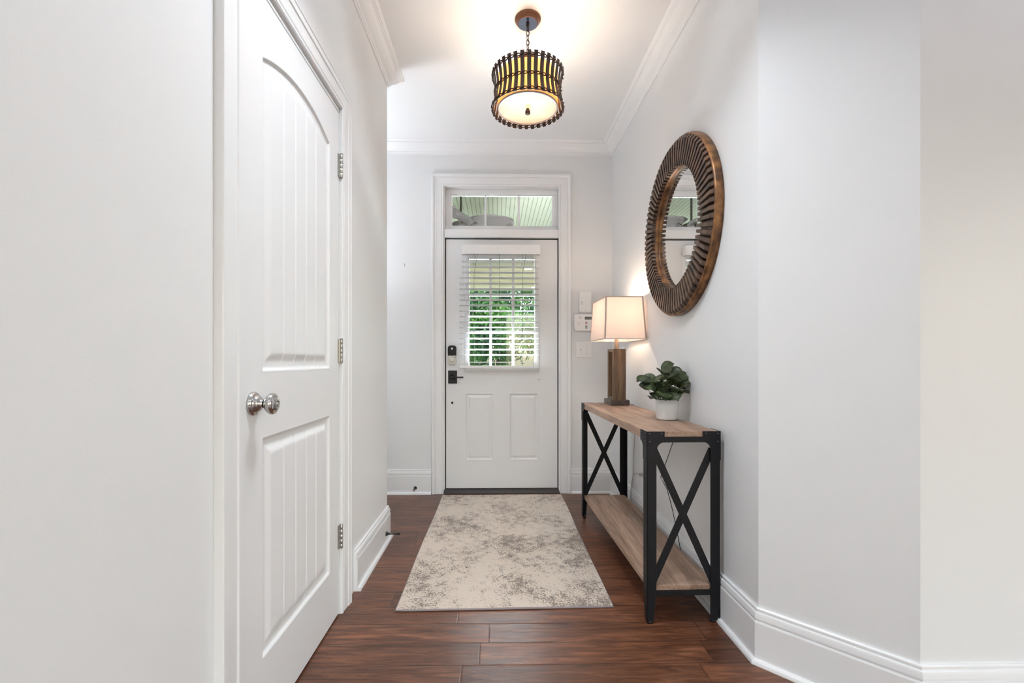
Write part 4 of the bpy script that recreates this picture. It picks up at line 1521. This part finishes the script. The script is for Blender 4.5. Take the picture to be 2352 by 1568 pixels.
# ------------------------------------------------------------------ rug
RC = [(-0.446, 1.999), (0.512, 2.016), (0.521, 3.698), (-0.440, 3.694)]
rg = tag(empty('rug', (0.035, 2.85, 0)), 'beige and taupe distressed runner rug on the dark wood floor', 'rug')
b = MB()
NU, NV = 24, 40
top = []
for j in range(NV + 1):
    for i in range(NU + 1):
        u, v = i / NU, j / NV
        ax = RC[0][0] + (RC[1][0] - RC[0][0]) * u
        ay = RC[0][1] + (RC[1][1] - RC[0][1]) * u
        bx = RC[3][0] + (RC[2][0] - RC[3][0]) * u
        by = RC[3][1] + (RC[2][1] - RC[3][1]) * u
        x, y = ax + (bx - ax) * v, ay + (by - ay) * v
        x += 0.0025 * math.sin(9 * v + 1) * (1 if u in (0, 1) else 0)
        top.append((x, y, 0.0085 + 0.0010 * math.sin(7 * v * u + 3 * v)))
b.add(top, [(j * (NU + 1) + i, j * (NU + 1) + i + 1, (j + 1) * (NU + 1) + i + 1, (j + 1) * (NU + 1) + i) for j in range(NV) for i in range(NU)], True)
k = NU + 1
ring = [i for i in range(k)] + [j * k + NU for j in range(1, NV + 1)] + [NV * k + i for i in range(NU - 1, -1, -1)] + [j * k for j in range(NV - 1, 0, -1)]
o = len(b.v)
rp = [top[i] for i in ring]
b.add(rp + [(x, y, 0.0) for x, y, z in rp], [(i, len(rp) + i, len(rp) + (i + 1) % len(rp), (i + 1) % len(rp)) for i in range(len(rp))], False)
b.build('rug_pile', 'rug', rg)
b = MB()
b.tube([(x, y, 0.0046) for x, y, z in rp], 0.0045, 8, closed=True)
b.build('binding', 'rug_edge', rg)

# ------------------------------------------------------------------ porch and garden
PYF = 9.9
structure(MB().box((-7, YW + TH, -0.22), (7, PYF, -0.06)).build('porch_floor', 'concrete', origin=(0, 6, -0.22)))
structure(MB().box((-7, YW + TH, 3.10), (7, PYF, 3.20)).build('porch_ceiling', 'bead', origin=(0, 6, 3.10)))
b = MB()
b.box((-7, 9.65, 2.66), (7, 9.85, 3.10))
structure(b.build('porch_beam', 'beam', origin=(0, 9.75, 2.66)))
structure(MB().box((-7, 9.62, 2.60), (7, 9.88, 2.66)).build('trim_13', 'beam_trim', origin=(0, 9.75, 2.60)))
structure(MB().box((-30, PYF, -0.32), (30, 45, -0.25)).build('lawn', 'grass', origin=(0, 20, -0.3)))

# ceiling fan with palm leaf blades
FX, FY, FZ = -0.430, 5.400, 2.675
fn = tag(empty('ceiling_fan', (FX, FY, FZ - 0.05)), 'porch ceiling fan with woven palm leaf blades seen through the transom', 'ceiling fan')
TF = Matrix.Translation((FX, FY, 0))
MB().lathe([(0.013, FZ + 0.06), (0.013, 3.06), (0.06, 3.07), (0.065, 3.10)], TF, 24).build('downrod', 'fan', fn)
MB().lathe([(0.0, FZ - 0.060), (0.05, FZ - 0.055), (0.10, FZ - 0.02), (0.115, FZ + 0.01), (0.10, FZ + 0.045), (0.05, FZ + 0.065), (0.015, FZ + 0.072), (0, FZ + 0.072)], TF, 40).build('motor', 'fan', fn)
for k in range(5):
    a = math.radians(-18 + 72 * k)
    b = MB()
    NL, NW = 14, 6
    vs_, fs_ = [], []
    for side in (0, 1):
        for i in range(NL + 1):
            t = i / NL
            wd = 0.175 * (math.sin(PI * (0.10 + 0.90 * t)) ** 0.55 if t < 1 else 0.02)
            for j in range(-NW // 2, NW // 2 + 1):
                q = j / (NW / 2)
                vs_.append((0.13 + t * 0.52, q * wd, FZ + 0.02 - 0.035 * t * t - q * 0.045 + 0.02 * (1 - q * q) + (0.006 if side else 0)))
    kk = NW + 1
    nn = (NL + 1) * kk
    for i in range(NL):
        for j in range(NW):
            f_ = (i * kk + j, (i + 1) * kk + j, (i + 1) * kk + j + 1, i * kk + j + 1)
            fs_ += [f_, tuple(nn + q for q in f_[::-1])]
    bd = [j for j in range(kk)] + [i * kk + NW for i in range(1, NL + 1)] + [NL * kk + j for j in range(NW - 1, -1, -1)] + [i * kk for i in range(NL - 1, 0, -1)]
    for i in range(len(bd)):
        i2 = bd[(i + 1) % len(bd)]
        fs_.append((bd[i], i2, nn + i2, nn + bd[i]))
    b.add(vs_, fs_, True, TF @ Matrix.Rotation(a, 4, 'Z'))
    bo = b.build('blade', 'wicker', fn)
    MB().tube([(0.09, 0, FZ), (0.20, 0, FZ + 0.035)], 0.012, 8, T=TF @ Matrix.Rotation(a, 4, 'Z')).build('blade_bracket', 'fan', bo)

# trees behind the porch
rnd = random.Random(5)


def make_tree(x, y, h, r):
    t = tag(empty('tree', (x, y, -0.25)), 'leafy green tree standing beyond the porch, behind the door window', 'tree', 'trees beyond the porch')
    m = MB()
    m.tube([(x, y, -0.25), (x + 0.1, y, h * 0.35), (x, y + 0.1, h * 0.8)], [0.22, 0.16, 0.06], 10)
    m.build('trunk', 'bark', t)
    m = MB()
    lobes = [(x + rnd.uniform(-0.7, 0.7) * r, y + rnd.uniform(-0.5, 0.2) * r, h * rnd.uniform(0.08, 0.95), r * rnd.uniform(0.4, 0.62)) for _ in range(15)]
    for (lx, ly, lz, lr) in lobes:
        for _ in range(1250 if y < 16 else 520):
            d = Vector((rnd.gauss(0, 1), rnd.gauss(0, 1), rnd.gauss(0, 1))).normalized()
            if d.y > 0.5:
                d.y = -d.y
            c = Vector((lx, ly, lz)) + d * lr * rnd.uniform(0.72, 1.0)
            if c.z < -0.2:
                continue
            nrm = (d + Vector((rnd.uniform(-0.8, 0.8), rnd.uniform(-0.8, 0.8), rnd.uniform(-0.3, 0.9)))).normalized()
            a_ = nrm.cross(Vector((rnd.uniform(-1, 1), rnd.uniform(-1, 1), rnd.uniform(-1, 1)))).normalized()
            b_ = nrm.cross(a_)
            s_ = rnd.uniform(0.04, 0.09) if y < 16 else rnd.uniform(0.08, 0.15)
            m.add([c - a_ * s_, c - b_ * s_ * 0.45, c + a_ * s_, c + b_ * s_ * 0.45], [(0, 1, 2, 3)], False)
    m.build('foliage', 'foliage', t)


for x, y, h, r in ((-4.4, 14.0, 6.2, 1.75), (0.1, 13.4, 6.4, 1.9), (4.6, 14.2, 6.0, 1.75), (-2.4, 19.0, 7.4, 2.3), (3.2, 19.4, 7.6, 2.4), (-8.2, 19.5, 7.2, 2.2), (8.8, 19.0, 7.2, 2.2)):
    make_tree(x, y, h, r)
